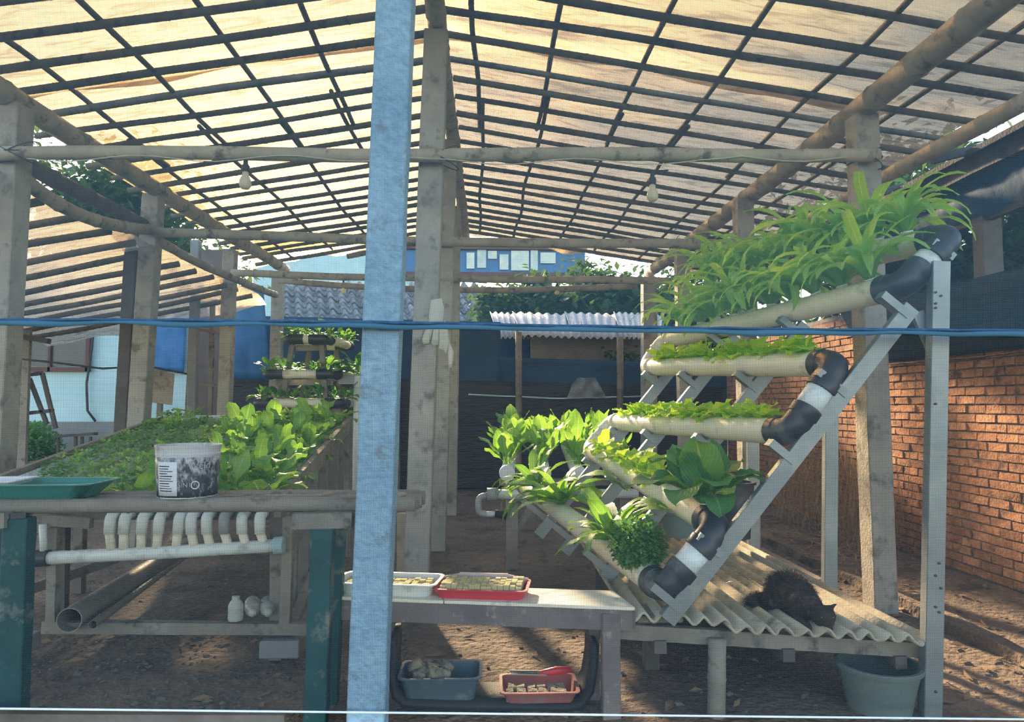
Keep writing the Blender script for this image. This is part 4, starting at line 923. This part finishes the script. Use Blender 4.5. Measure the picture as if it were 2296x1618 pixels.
# vertical stick on the second centre post, board beside the first post
tag(MB().beam(P(885, 1130, 4.7), P(886, 1400, 4.7), .0, .0).build('x', 'wood', None) if False else MB().beam(P(908, 1352, 4.66), P(908, 1150, 4.66), .10, .05, up=(0,1,0)).build('brown_plank', 'fibre_cement', None), 'tan plank standing behind the front centre post', 'plank')
# ---------------- far plant table in the middle with white pipes ----------------
ct = thing('plant_table', 'low back stand of white pipes carrying rows of pak choi', 'plant rack', P(1220, 1260, 5.9))
YC = 5.6
HZ = P(1137, 1060, YC).z
for i, px in enumerate((1137, 1218, 1296, 1376)):
    a = P(px, 1060, YC); b = a + V((.12, 1.9, .10)); MB().tube([a, b], .055, 20).build('grow_pipe', 'pvc_white', ct, smooth=True)
    MB().tube([a + V((0, -.02, 0)), a + V((0, -.018, 0)), a + V((0, .03, .0))], [.04, .062, .062], 20).build('end_cap', 'pvc_white', ct, smooth=True, autos=40)
    MB().tube([a + V((0, .02, -.05)), P(px + 3, 1104, YC)], .014, 10).build('drain_pipe', 'pvc_white', ct, smooth=True)
m = MB().tube([P(1112, 1108, YC), P(1430, 1106, YC)], .038, 18).build('collector_pipe', 'pvc_white', ct, smooth=True)
MB().tube([P(1092, 1108, YC), P(1116, 1108, YC)], .05, 18).build('reducer', 'pvc_grey', ct, smooth=True)
pth = [P(1095, 1110, YC)]; e1, *_ = bend(P(1095,1110,YC), P(1073,1114,YC), P(1073,1152,YC), .05); e2, *_ = bend(P(1073,1114,YC), P(1073,1152,YC), P(1110,1152,YC), .05)
MB().tube(pth + e1 + e2 + [P(1090, 1152, YC)], .026, 14).build('bent_pipe', 'pvc_grey', ct, smooth=True); MB().tube([P(1088, 1152, YC), P(1112, 1152, YC)], .022, 14).build('stub_pipe', 'pvc_white', ct, smooth=True); MB().tube([P(1110, 1150, YC), P(1136, 1156, YC)], .03, 14).build('valve', 'rubber', ct, smooth=True)
for px, Y in ((1148, YC + .05), (1400, YC + .05), (1190, 7.3), (1400, 7.3)):
    p = P(px, 1080, Y); MB().beam(V((p.x, Y, -.02)), p, .09, .07, up=(0,1,0)).build('leg', 'wood', ct)
MB().beam(P(1120, 1080, YC + .1), P(1440, 1080, YC + .1), .06, .05).build('cross_bar', 'wood', ct); MB().beam(P(1150, 1200, YC + .06), P(1195, 1130, YC + .1), .04, .04).build('brace', 'wood', ct)
# ---------------- stepped pipe tower at the back ----------------
tw2 = thing('pipe_tower', 'stepped square tower of white pipes with dark elbows, planted with greens', 'plant rack', P(680, 1150, 7.7))
YT = 7.4
tiers = ((628, 740, 760, 640, 770), (582, 757, 838, 596, 770), (560, 775, 903, 600, 772))
TIER = []
for (x0, x1, yy, _a, _b) in tiers:
    Y0 = YT; wd = (P(x1, yy, Y0).x - P(x0, yy, Y0).x); c = [P(x0 + 14, yy, Y0), P(x1 - 10, yy, Y0)]; c2 = [c[1] + V((.10, .9, 0)), c[0] + V((.05, .9, 0))]
    r = .048; loop = [c[0], c[1], c2[0], c2[1]]; TIER.append(loop)
    for i in range(4):
        p, q = loop[i], loop[(i+1) % 4]; d = (q - p).normalized(); MB().tube([p + d * .06, q - d * .06], r, 16).build('grow_pipe', 'pvc', tw2, smooth=True)
        pp = loop[(i-1) % 4]; elbow(pp, p, q, r, 'pvc_black', tw2, col=.10)
    MB().beam(c[0] + V((.08, .1, -.085)), c[1] + V((-.02, .1, -.085)), .05, .06).build('shelf_board', 'wood', tw2)
for u in (0, 1):
    for j in (0, 1):
        p = TIER[2][0 if u == 0 else 1] + V((.05 if u == 0 else -.05, .8 * j + .05, 0)); q = TIER[0][0 if u == 0 else 1] + V((.05 if u == 0 else -.05, .8 * j * .9 + .05, 0))
        MB().beam(V((p.x, p.y, 0)), V((q.x, q.y, q.z - .06)), .05, .05, up=(0,1,0)).build('leg', 'wood', tw2)
# pale pipe stand right of the tower carrying a dark plant
ps = thing('pot_stand', 'single pale pipe stand right of the stepped tower', 'stand', G(802, 1170)); q = P(802, 842, 7.6)
MB().tube([V((q.x, 7.6, -.02)), q], .042, 14).build('stem', 'pvc_white', ps, smooth=True); MB().beam(P(760, 850, 7.6), P(815, 850, 7.6), .06, .10).build('tray_board', 'pvc_grey', ps)
# ---------------- plants ----------------
def prof_w(shape, t):
    if shape == 'long': return (.30 + .70 * math.sin(math.pi * min(1, .12 + .8 * t)) ** .9) * (1 if t < .85 else max(.06, 1 - ((t - .85) / .15) ** 1.7))
    if shape == 'spoon': return .13 if t < .34 else max(.05, math.sin(math.pi * min(1.0, ((t - .34) / .66) ** .8)) ** .55) if t > .40 else .35
    if shape == 'broad': return .10 if t < .22 else max(.06, math.sin(math.pi * min(1.0, .08 + .92 * ((t - .22) / .78) ** .85)) ** .6)
    return max(.12, math.sin(math.pi * min(1.0, .10 + .86 * t)) ** .6)             # frill
def leaf_mb(L_, W_, shape, el0, droop, fold, wav, n=8, cr=4, twist=0.0):
    m = MB(); uv = []; p = V((0, 0, 0)); ph = random.uniform(0, 6)
    for i in range(n + 1):
        t = i / n; el = R(el0 - droop * t ** 1.3); wd = W_ * prof_w(shape, t) / 2
        d = V((math.cos(el), 0, math.sin(el))); nn = V((-math.sin(el), 0, math.cos(el)))
        for j in range(cr + 1):
            s_ = j / cr * 2 - 1
            z = fold * abs(s_) * wd + wav * (abs(s_) ** 2) * math.sin(t * 14 + ph + (2.2 if s_ > 0 else 0)) * min(1, t * 2)
            m.v.append(p + V((0, s_ * wd, 0)) + nn * z + V((0, twist * t * t * L_, 0))); uv.append((j / cr, t))
        p = p + d * (L_ / n)
    for i in range(n):
        for j in range(cr): a = i * (cr + 1) + j; m.f.append((a, a + 1, a + cr + 2, a + cr + 1))
    return m, uv
def add_uv(me, uv):
    l = me.uv_layers.new(name='UVMap'); l.data.foreach_set('uv', [c for lp in me.loops for c in uv[lp.vertex_index]])
def leaf_meshes(k, mat, **kw):
    out = []
    for i in range(k):
        a = {q: (random.uniform(*v) if isinstance(v, tuple) else v) for q, v in kw.items()}
        m, uv = leaf_mb(a['L'], a['W'], kw['shape'], a['el'], a['droop'], a['fold'], a['wav'], int(a.get('n', 8)), int(a.get('cr', 4)), a.get('tw', 0.0))
        me = mesh_of(m, 'leaf', mat, True); add_uv(me, uv); out.append(me)
    return out
LV = {
 'long': leaf_meshes(9, 'leaf_long', L=(.24,.42), W=(.036,.054), shape='long', el=(40,85), droop=(70,170), fold=(.15,.5), wav=.004, n=11, cr=2, tw=(-.3,.3)),
 'longlow': leaf_meshes(7, 'leaf_mid', L=(.17,.30), W=(.040,.058), shape='long', el=(25,75), droop=(50,120), fold=(.1,.4), wav=.004, n=9, cr=2, tw=(-.2,.2)),
 'lime': leaf_meshes(7, 'leaf_lime', L=(.06,.095), W=(.05,.07), shape='frill', el=(20,70), droop=(30,80), fold=(.1,.3), wav=.007, n=6, cr=4),
 'limebig': leaf_meshes(6, 'leaf_lime', L=(.09,.14), W=(.06,.09), shape='frill', el=(30,75), droop=(30,80), fold=(.1,.3), wav=.010, n=6, cr=4),
 'spoon': leaf_meshes(8, 'leaf_mid', L=(.20,.28), W=(.10,.14), shape='spoon', el=(20,80), droop=(20,95), fold=(-.2,.35), wav=.013, n=9, cr=4, tw=(-.1,.1)),
 'spoontall': leaf_meshes(8, 'leaf_mid', L=(.30,.42), W=(.12,.16), shape='spoon', el=(60,88), droop=(5,50), fold=(-.1,.3), wav=.012, n=9, cr=4, tw=(-.1,.1)),
 'dark': leaf_meshes(7, 'leaf_dark', L=(.15,.24), W=(.06,.085), shape='spoon', el=(15,80), droop=(20,80), fold=(0,.3), wav=.006, n=7, cr=2),
 'broad': leaf_meshes(6, 'leaf_dark', L=(.26,.36), W=(.15,.20), shape='broad', el=(45,82), droop=(35,95), fold=(.0,.25), wav=.016, n=10, cr=6),
 'red': leaf_meshes(4, 'leaf_red', L=(.06,.10), W=(.05,.07), shape='frill', el=(20,70), droop=(30,80), fold=(.1,.3), wav=.010, n=6, cr=4),
}
ORD = 'first second third fourth fifth sixth seventh eighth ninth tenth eleventh twelfth thirteenth fourteenth fifteenth sixteenth seventeenth eighteenth nineteenth twentieth twenty-first twenty-second'.split()
potm = mesh_of(MB().lathe((0,0,0), [(.018, -.03), (.024, .008), (.028, .008), (.028, .013), (.021, .013), (.016, -.02), (0, -.02)], 14), 'net_pot', 'pvc_white', True)
def plant(name, label, cat, loc, kind, n, s=1.0, group=None, pot=False, tilt=(0, 0), az=None, lo=0.0, spread=.008):
    t = thing(name, label, cat, loc, group); a0 = random.uniform(0, 6.28)
    for i in range(n):
        a = a0 + i * 2.399 + random.uniform(-.3, .3)
        if az is not None: a = az[0] + random.uniform(-az[1], az[1])
        me = random.choice(LV[kind]); q = i / max(1, n - 1)
        dup(me, 'leaf', t, (math.cos(a) * spread, math.sin(a) * spread, lo), (random.uniform(-.2, .2), (.35 - .6 * q) * .9 + random.uniform(-.12, .12), a), s * random.uniform(.72, 1.08))
    if pot: dup(potm, 'net_pot', t, (0, 0, 0))
    t.rotation_euler = (tilt[0], tilt[1], 0); return t
def proj(p):
    q = V(p) - EYE; k = q.dot(_fw); return CX + F * q.dot(_rt) / k, CY - F * q.dot(_up) / k
def along(a, b, px):
    lo, hi = 0.0, 1.0; s_ = proj(b)[0] > proj(a)[0]
    for _ in range(30):
        m = (lo + hi) / 2
        if (proj(a.lerp(b, m))[0] < px) == s_: lo = m
        else: hi = m
    return a.lerp(b, lo)
topz = V((0, 0, PR - .004))
# top two pipes: long arching leaves
gE, gF = 'long-leaved greens on the fifth pipe', 'long-leaved greens on the top pipe'
for i, t in enumerate((.05, .145, .24, .335, .43, .525, .62, .715, .81, .905)):
    p = starts[5].lerp(ends[5], t) + topz; plant('long_leaf_plant', '%s long-leaved green from the near end of the topmost pipe' % ORD[i], 'plant', p, 'long', 21, random.uniform(1.05, 1.35), gF, True, (random.uniform(-.15,.15), random.uniform(-.2,.05)))
for i, t in enumerate((.03, .125, .22, .315, .41, .505, .60, .695, .79, .885)):
    p = starts[4].lerp(ends[4], t) + topz; plant('long_leaf_plant', '%s long-leaved green from the near end of the second pipe from the top' % ORD[i], 'plant', p, 'long', 23, random.uniform(1.05, 1.35), gE, True, (random.uniform(-.2,.1), random.uniform(-.45,-.05)))
# fourth and third pipes: small lime lettuces
for pi, gname, lab in ((3, 'small lettuces on the fourth pipe', 'third pipe from the top'), (2, 'small lettuces on the third pipe', 'fourth pipe from the top')):
    for i in range(14):
        t = .05 + i * .0665; p = starts[pi].lerp(ends[pi], t) + topz
        plant('lettuce', '%s small lime lettuce from the near end of the %s' % (ORD[i], lab), 'lettuce', p, 'lime', 8, random.uniform(1.2, 1.6), gname, False, (0, random.uniform(-.3, .1)))
# second pipe: mid lettuces and the big mustard plant
for i, px in enumerate((1490, 1462, 1436, 1410, 1388, 1368, 1350)):
    p = along(starts[1], ends[1], px) + topz; plant('lettuce', '%s lime lettuce behind the big-leaved plant on the fifth pipe from top' % ORD[i], 'lettuce', p, 'limebig', 8, random.uniform(1.15, 1.4), 'lettuces on the second lowest pipe')
p = along(starts[1], ends[1], 1594) + topz; plant('mustard_plant', 'big broad-leaved mustard plant near the front elbow of the second lowest pipe', 'plant', p, 'broad', 14, 1.2, None, True)
# lowest pipe
for i, (px, n, s_) in enumerate(((1380, 26, 1.5), (1262, 24, 1.5), (1206, 20, 1.4))):
    p = along(starts[0], ends[0], px) + topz; plant('long_leaf_plant', ['rosette of long leaves drooping off the lowest pipe beside the bushy celery', 'middle rosette of long leaves on the lowest pipe', 'rosette of long leaves at the far end of the lowest pipe'][i], 'plant', p, 'longlow', n, s_, 'long-leaved greens on the lowest pipe', False, (-.15, -.35))
def bush_mb(r, n, ls, sq=.9, up=.5):
    m = MB(); uv = []
    for i in range(n):
        d = V((random.gauss(0,1), random.gauss(0,1), random.gauss(0,1))).normalized(); c = V((d.x * r, d.y * r, d.z * r * sq + r * up)) * random.uniform(.55, 1.0)
        e = (d + V((random.gauss(0,.6), random.gauss(0,.6), random.gauss(0,.6)))).normalized(); s_, u_, _ = frame(e); l = ls * random.uniform(.6, 1.3)
        m.add([c, c + e * l * .5 + s_ * l * .4 + u_ * l * .1, c + e * l, c + e * l * .5 - s_ * l * .4 + u_ * l * .1], [(0,1,2,3)]); uv += [(.5, 0), (1, .5), (.5, 1), (0, .5)]
    return m, uv
def bush(name, label, cat, loc, r, n, ls, mat, **k):
    t = thing(name, label, cat, loc); m, uv = bush_mb(r, n, ls, **k); me = mesh_of(m, 'foliage', mat); add_uv(me, uv); o = dup(me, 'foliage', t, (0,0,0)); o['kind'] = 'stuff'
    mm = MB()
    for i in range(9):
        a = i * .7; mm.tube([V((0,0,-.02)), V((math.cos(a)*r*.3, math.sin(a)*r*.3, r*.5)), V((math.cos(a)*r*.7, math.sin(a)*r*.7, r*.9))], [.004,.003,.002], 5)
    dup(mesh_of(mm, 'stems', 'leaf_mid'), 'stems', t, (0,0,0)); return t
bush('celery_plant', 'round bushy small-leaved celery on the lowest pipe by the front elbow', 'plant', along(starts[0], ends[0], 1432) + topz, .125, 1800, .026, 'leaf_dark')
bush('shrub', 'feathery green shrub at the left edge behind the teal tray', 'shrub', G(40, 1110) + V((0,0,.35)), .52, 5000, .07, 'leaf_dark', sq=.8)
# gutter rack: seedlings in the left gutters, pak choi in the right ones
seed = []
for k in range(5):
    m, uv = bush_mb(.052, 70, .024, .7, .3); me = mesh_of(m, 'seedling', 'leaf_mid' if k < 3 else 'leaf_dark'); add_uv(me, uv); seed.append(me)
for i in range(5):
    for k in range(18):
        t = .02 + k * .056
        if i == 0 and k < 5: continue
        p = gpt(i, t) + V((0, 0, .012)); sc_ = 1.0 + (.9 * max(0, t - .7) / .3 if i < 2 else 0)
        o = bpy.data.objects.new('seedling', random.choice(seed)); COL.objects.link(o); o.location = p; o.rotation_euler = (0, 0, random.uniform(0, 6.28)); o.scale = (sc_ * 1.15, sc_ * 1.6, sc_ * random.uniform(.85, 1.2))
        tag(o, '%s seedling clump from the front in the %s gutter from the left' % (ORD[k], ORD[i]), 'seedling', 'seedlings in the sloping gutters')
for i in range(5, 10):
    for k in range(10):
        t = .05 + k * .102; p = gpt(i, t) + V((random.uniform(-.02,.02), 0, .0))
        kd, nm, n = ('spoon', 'pak_choi', 10)
        if i == 5 and k in (4, 5, 8, 9): kd, nm, n = 'limebig', 'lettuce', 8
        if i == 6 and k == 4: kd, nm, n = 'red', 'red_lettuce', 9
        cat = {'pak_choi': 'pak choi', 'lettuce': 'lettuce', 'red_lettuce': 'lettuce'}[nm]
        plant(nm, '%s %s from the front in the %s gutter from the left' % (ORD[k], {'pak_choi': 'pak choi', 'lettuce': 'lime lettuce', 'red_lettuce': 'dark red lettuce'}[nm], ORD[i]), cat, p, kd, n, random.uniform(.85, 1.1) * (1.2 if kd != 'spoon' else .95), 'greens in the sloping gutters', False, (0, random.uniform(-.1, .1)), spread=.015)
# back pak choi table
for i, px in enumerate((1137, 1218, 1296, 1376)):
    a = P(px, 1060, YC) + V((0, 0, .05))
    for k in range(5):
        p = a + V((.12, 1.9, .10)) * (.06 + k * .22); plant('pak_choi', 'tall pak choi, %s from the front on the %s pipe of the back stand' % (ORD[k], ORD[i]), 'pak choi', p, 'spoontall', 9, random.uniform(.9, 1.1), 'pak choi on the back pipe stand', spread=.02)
# tower
for ti, loop in enumerate(TIER):
    k = 0; tn = ('top', 'middle', 'bottom')[ti]; ns = (3, 5, 6)[ti]
    for e in range(4):
        p, q = loop[e], loop[(e+1) % 4]; m_ = ns if e in (0, 2) else 4
        for j in range(m_):
            k += 1; plant('leafy_green', 'leafy green number %d on the %s ring of the stepped tower' % (k, tn) if False else '%s leafy green counted round the %s ring of the stepped tower' % (ORD[k - 1], tn), 'plant', p.lerp(q, (j + .5) / m_) + V((0, 0, .045)), 'dark', 7, random.uniform(.8, 1.1), 'greens on the stepped tower')
plant('potted_green', 'dark leafy plant on the pipe stand beside the blue post', 'plant', P(806, 842, 7.55) + V((0, 0, .03)), 'dark', 26, 1.7, None, spread=.04)
CS = .87
# ---------------- cat ----------------
def ellips(mb, c, r, rot=0.0, n=12):
    c = V(c); vs = []; fs = []
    b = bmesh.new(); bmesh.ops.create_icosphere(b, subdivisions=3, radius=1.0); Rm = Matrix.Rotation(rot, 3, 'Z')
    vs = [c + Rm @ V((v.co.x*r[0]*CS, v.co.y*r[1]*CS, v.co.z*r[2]*CS)) for v in b.verts]; fs = [tuple(v.index for v in f.verts) for f in b.faces]; b.free(); mb.add(vs, fs)
pm('cat_fur', (.018,.015,.016), (.055,.038,.030), .85, 14, bump=.5, bs=120, dirt=((.11,.07,.05), .25, 16), spec=.2)
pm('cat_hair', (.022,.018,.018), (.085,.055,.042), .7, 9, bump=0, spec=.3)
s0 = .325
ct0 = P(1752, 1380, 3.38); base = V((ct0.x, 3.30, s0))
fdir = (V((P(1818, 1390, 3.05).x, 3.05, 0)) - V((base.x, base.y, 0))).normalized(); sdir = V((fdir.y, -fdir.x, 0)); ry = math.atan2(fdir.y, fdir.x) - math.pi/2
def cp(f, s_, z): return base + (fdir * f + sdir * s_ + V((0, 0, z))) * CS
m = MB()
ellips(m, cp(0, -.005, .098), (.112, .125, .100), ry); ellips(m, cp(.11, .0, .100), (.098, .12, .088), ry); ellips(m, cp(.21, .0, .085), (.085, .09, .072), ry)
ellips(m, cp(.02, .085, .05), (.055, .085, .055), ry); ellips(m, cp(.02, -.09, .05), (.055, .085, .055), ry)      # haunches
ellips(m, cp(.27, -.015, .082), (.055, .06, .055), ry); ellips(m, cp(.35, -.035, .068), (.058, .052, .052), ry); ellips(m, cp(.402, -.035, .048), (.027, .028, .022), ry)   # neck, head, muzzle
for s_ in (-.045, .045): m.tube([cp(.20, s_, .07), cp(.27, s_ * 1.1, .03), cp(.36, s_ * 1.1, .018), cp(.39, s_ * 1.1, .014)], [.032, .026, .021, .014], 10)
m.tube([cp(-.09, .05, .04), cp(-.10, .13, .03), cp(-.02, .19, .028), cp(.08, .185, .024)], [.028, .03, .028, .018], 10)                   # tail round the side
for s_, o in ((-1, -.012), (1, .03)):
    r0 = cp(.335, s_ * .036 - .035, .098); tip = r0 + sdir * (s_ * .050) + V((0, 0, .034 if s_ < 0 else .048)) + fdir * .0
    a, u, d = frame(tip - r0, fdir); m.add([r0 - a * .027 - d * .014, r0 + a * .027 - d * .014, r0 - u * .016 - d * .012, tip, r0 + u * .014 - d * .014], [(0, 4, 3), (4, 1, 3), (1, 2, 3), (2, 0, 3), (0, 2, 1, 4)])
cm = m.build('cat', 'cat_fur', None, smooth=True)
md = cm.modifiers.new('rm', 'REMESH'); md.mode = 'VOXEL'; md.voxel_size = .0065; md.use_smooth_shade = True
md = cm.modifiers.new('sm', 'SMOOTH'); md.factor = .5; md.iterations = 5
dg = bpy.context.evaluated_depsgraph_get(); me = bpy.data.meshes.new_from_object(cm.evaluated_get(dg)); cm.modifiers.clear(); cm.data = me
tag(cm, 'fluffy black-brown cat crouching head-down on the corrugated sheet', 'cat')
m = MB(); me.update(); flow = -fdir
for k in range(9000):
    pl_ = me.polygons[random.randrange(len(me.polygons))]; c = pl_.center.copy(); nrm_ = pl_.normal
    w_ = cm.location + c; isf = (w_ - base).dot(fdir)
    if w_.z < s0 + .012: continue
    l = (.026 if isf < .17 else .012 if isf < .24 else .004) * random.uniform(.5, 1.3)
    d = (nrm_ * .55 + flow * .75 + V((random.gauss(0,.25), random.gauss(0,.25), random.gauss(0,.25) - .15))).normalized(); s_ = d.cross(V((random.gauss(0,1), random.gauss(0,1), random.gauss(0,1)))).normalized() * .0008
    m.add([w_ - s_, w_ + s_, w_ + d * l * .6 + s_ * .6 + V((0, 0, -l * .05)), w_ + d * l + V((0, 0, -l * .18)), w_ + d * l * .6 - s_ * .6 + V((0, 0, -l * .05))], [(0, 1, 2, 3, 4)])
f = m.build('fur', 'cat_hair', cm); f['kind'] = 'stuff'
pm('cat_eye', (.03,.026,.01), (.05,.042,.015), .15, 3, bump=0, spec=.6)
for s_ in (-.062, -.008):
    e = MB(); ellips(e, cp(.392, s_, .074), (.008, .008, .007)); e.build('eye', 'cat_eye', cm, smooth=True)
e = MB(); ellips(e, cp(.430, -.035, .052), (.006, .005, .005)); e.build('nose', 'rubber', cm, smooth=True)
# ---------------- insect net in front, with its cords ----------------
def netmat(name, c, tr):
    m, t, N, L, out = nodes(name)
    d = N('BsdfDiffuse'); d.inputs[0].default_value = c4(c); s_ = N('BsdfTranslucent'); s_.inputs[0].default_value = c4(c); x = N('MixShader', i_0=tr)
    L(d.outputs[0], x.inputs[1]); L(s_.outputs[0], x.inputs[2]); L(x.outputs[0], out.inputs[0])
netmat('net_low', (.05, .075, .105), .25); netmat('net_high', (.095, .175, .255), .3)
pm('cord_blue', (.012,.05,.12), (.025,.09,.19), .6, 30, bump=.5, bs=200)
pm('cord_white', (.58,.62,.66), (.70,.73,.76), .6, 20, bump=.2, bs=100)
YNET = 2.765
def cord_y(px): return 716 + (740 - 716) * px / 2296 - 3 * math.sin(px * .0027)
def low_y(px): return 1588 + (1612 - 1588) * px / 2296
def NP(px, py, dy=0.0): return P(px, py, YNET + dy)
X0, X1 = -620, 2900
def net(name, label, ytop, ybot, nh, nv, th, tv, mat, sag):
    m = MB()
    def pt(u, v):
        px = X0 + (X1 - X0) * u; p = NP(px, ytop(px) + (ybot(px) - ytop(px)) * v)
        p.y += .012 * noise.noise(V((u * 5, v * 3, 1))); p.z += sag * noise.noise(V((u * 9, v * 5, 8))); p.x += sag * noise.noise(V((u * 9, v * 5, 18))); return p
    def strand(ps, r):
        o = len(m.v)
        for i, p in enumerate(ps):
            d = (ps[min(i+1, len(ps)-1)] - ps[max(i-1, 0)]).normalized(); s_ = V((-d.z, 0, d.x)) * r; y_ = V((0, r, 0)); m.v += [p + s_, p + y_, p - s_]
        for i in range(len(ps) - 1):
            a = o + i * 3; m.f += [(a, a + 1, a + 4, a + 3), (a + 1, a + 2, a + 5, a + 4), (a + 2, a, a + 3, a + 5)]
    for i in range(nh + 1): strand([pt(k / 50, i / nh) for k in range(51)], th)
    for i in range(nv + 1): strand([pt(i / nv, k / 14) + V((0, .001, 0)) for k in range(15)], tv)
    return tag(m.build(name, mat, None), label, 'net', kind='stuff')
net('insect_net', 'lower blue-grey insect net stretched across the front below the blue cord', cord_y, low_y, 270, 1010, .00050, .00032, 'net_low', .004)
net('insect_net', 'upper blue insect net stretched across the front above the blue cord', lambda px: -330, cord_y, 380, 1240, .00042, .00036, 'net_high', .004)
m = MB(); m.tube([NP(X0 + (X1 - X0) * k / 80, cord_y(X0 + (X1 - X0) * k / 80) + random.uniform(-1, 1), -.004) for k in range(81)], [.0062 * random.uniform(.75, 1.15) for _ in range(81)], 8)
tag(m.build('blue_cord', 'cord_blue', None, smooth=True), 'blue rope joining the upper and lower insect nets', 'rope')
m = MB()
def fn(u, v):
    px = X0 + (X1 - X0) * u; p = NP(px, cord_y(px) + 2 + 15 * v * (.75 + .5 * noise.noise(V((u * 22, 0, 4)))), -.006 + .004 * math.sin(u * 90)); return p
netmat('net_hem', (.07, .17, .27), .3)
tag(MB().grid(fn, 160, 1).build('net_hem', 'net_hem', None, smooth=True, thick=.001), 'folded blue hem of the net hanging just below the blue rope', 'net hem')
tag(MB().tube([NP(X0 + (X1 - X0) * k / 40, low_y(X0 + (X1 - X0) * k / 40), -.004) for k in range(41)], .0042, 8).build('white_cord', 'cord_white', None, smooth=True), 'taut white cord along the bottom hem of the net', 'rope')
a, b = NP(X0, 1602, .03), NP(640, 1608, .03); tag(MB().beam(a, b, .03, .03, seg=8, wob=.002).build('bottom_batten', 'dark_wood', None), 'dark wooden batten on the ground along the net at the left', 'batten')
# thin stray wire hanging beside the blue post
tag(MB().tube([NP(822, 722, .1), NP(815, 745, .3), NP(808, 775, .3), NP(804, 792, .3)], .0016, 5).build('thin_wire', 'wire', None, smooth=True), 'thin black wire dangling beside the blue post', 'wire')
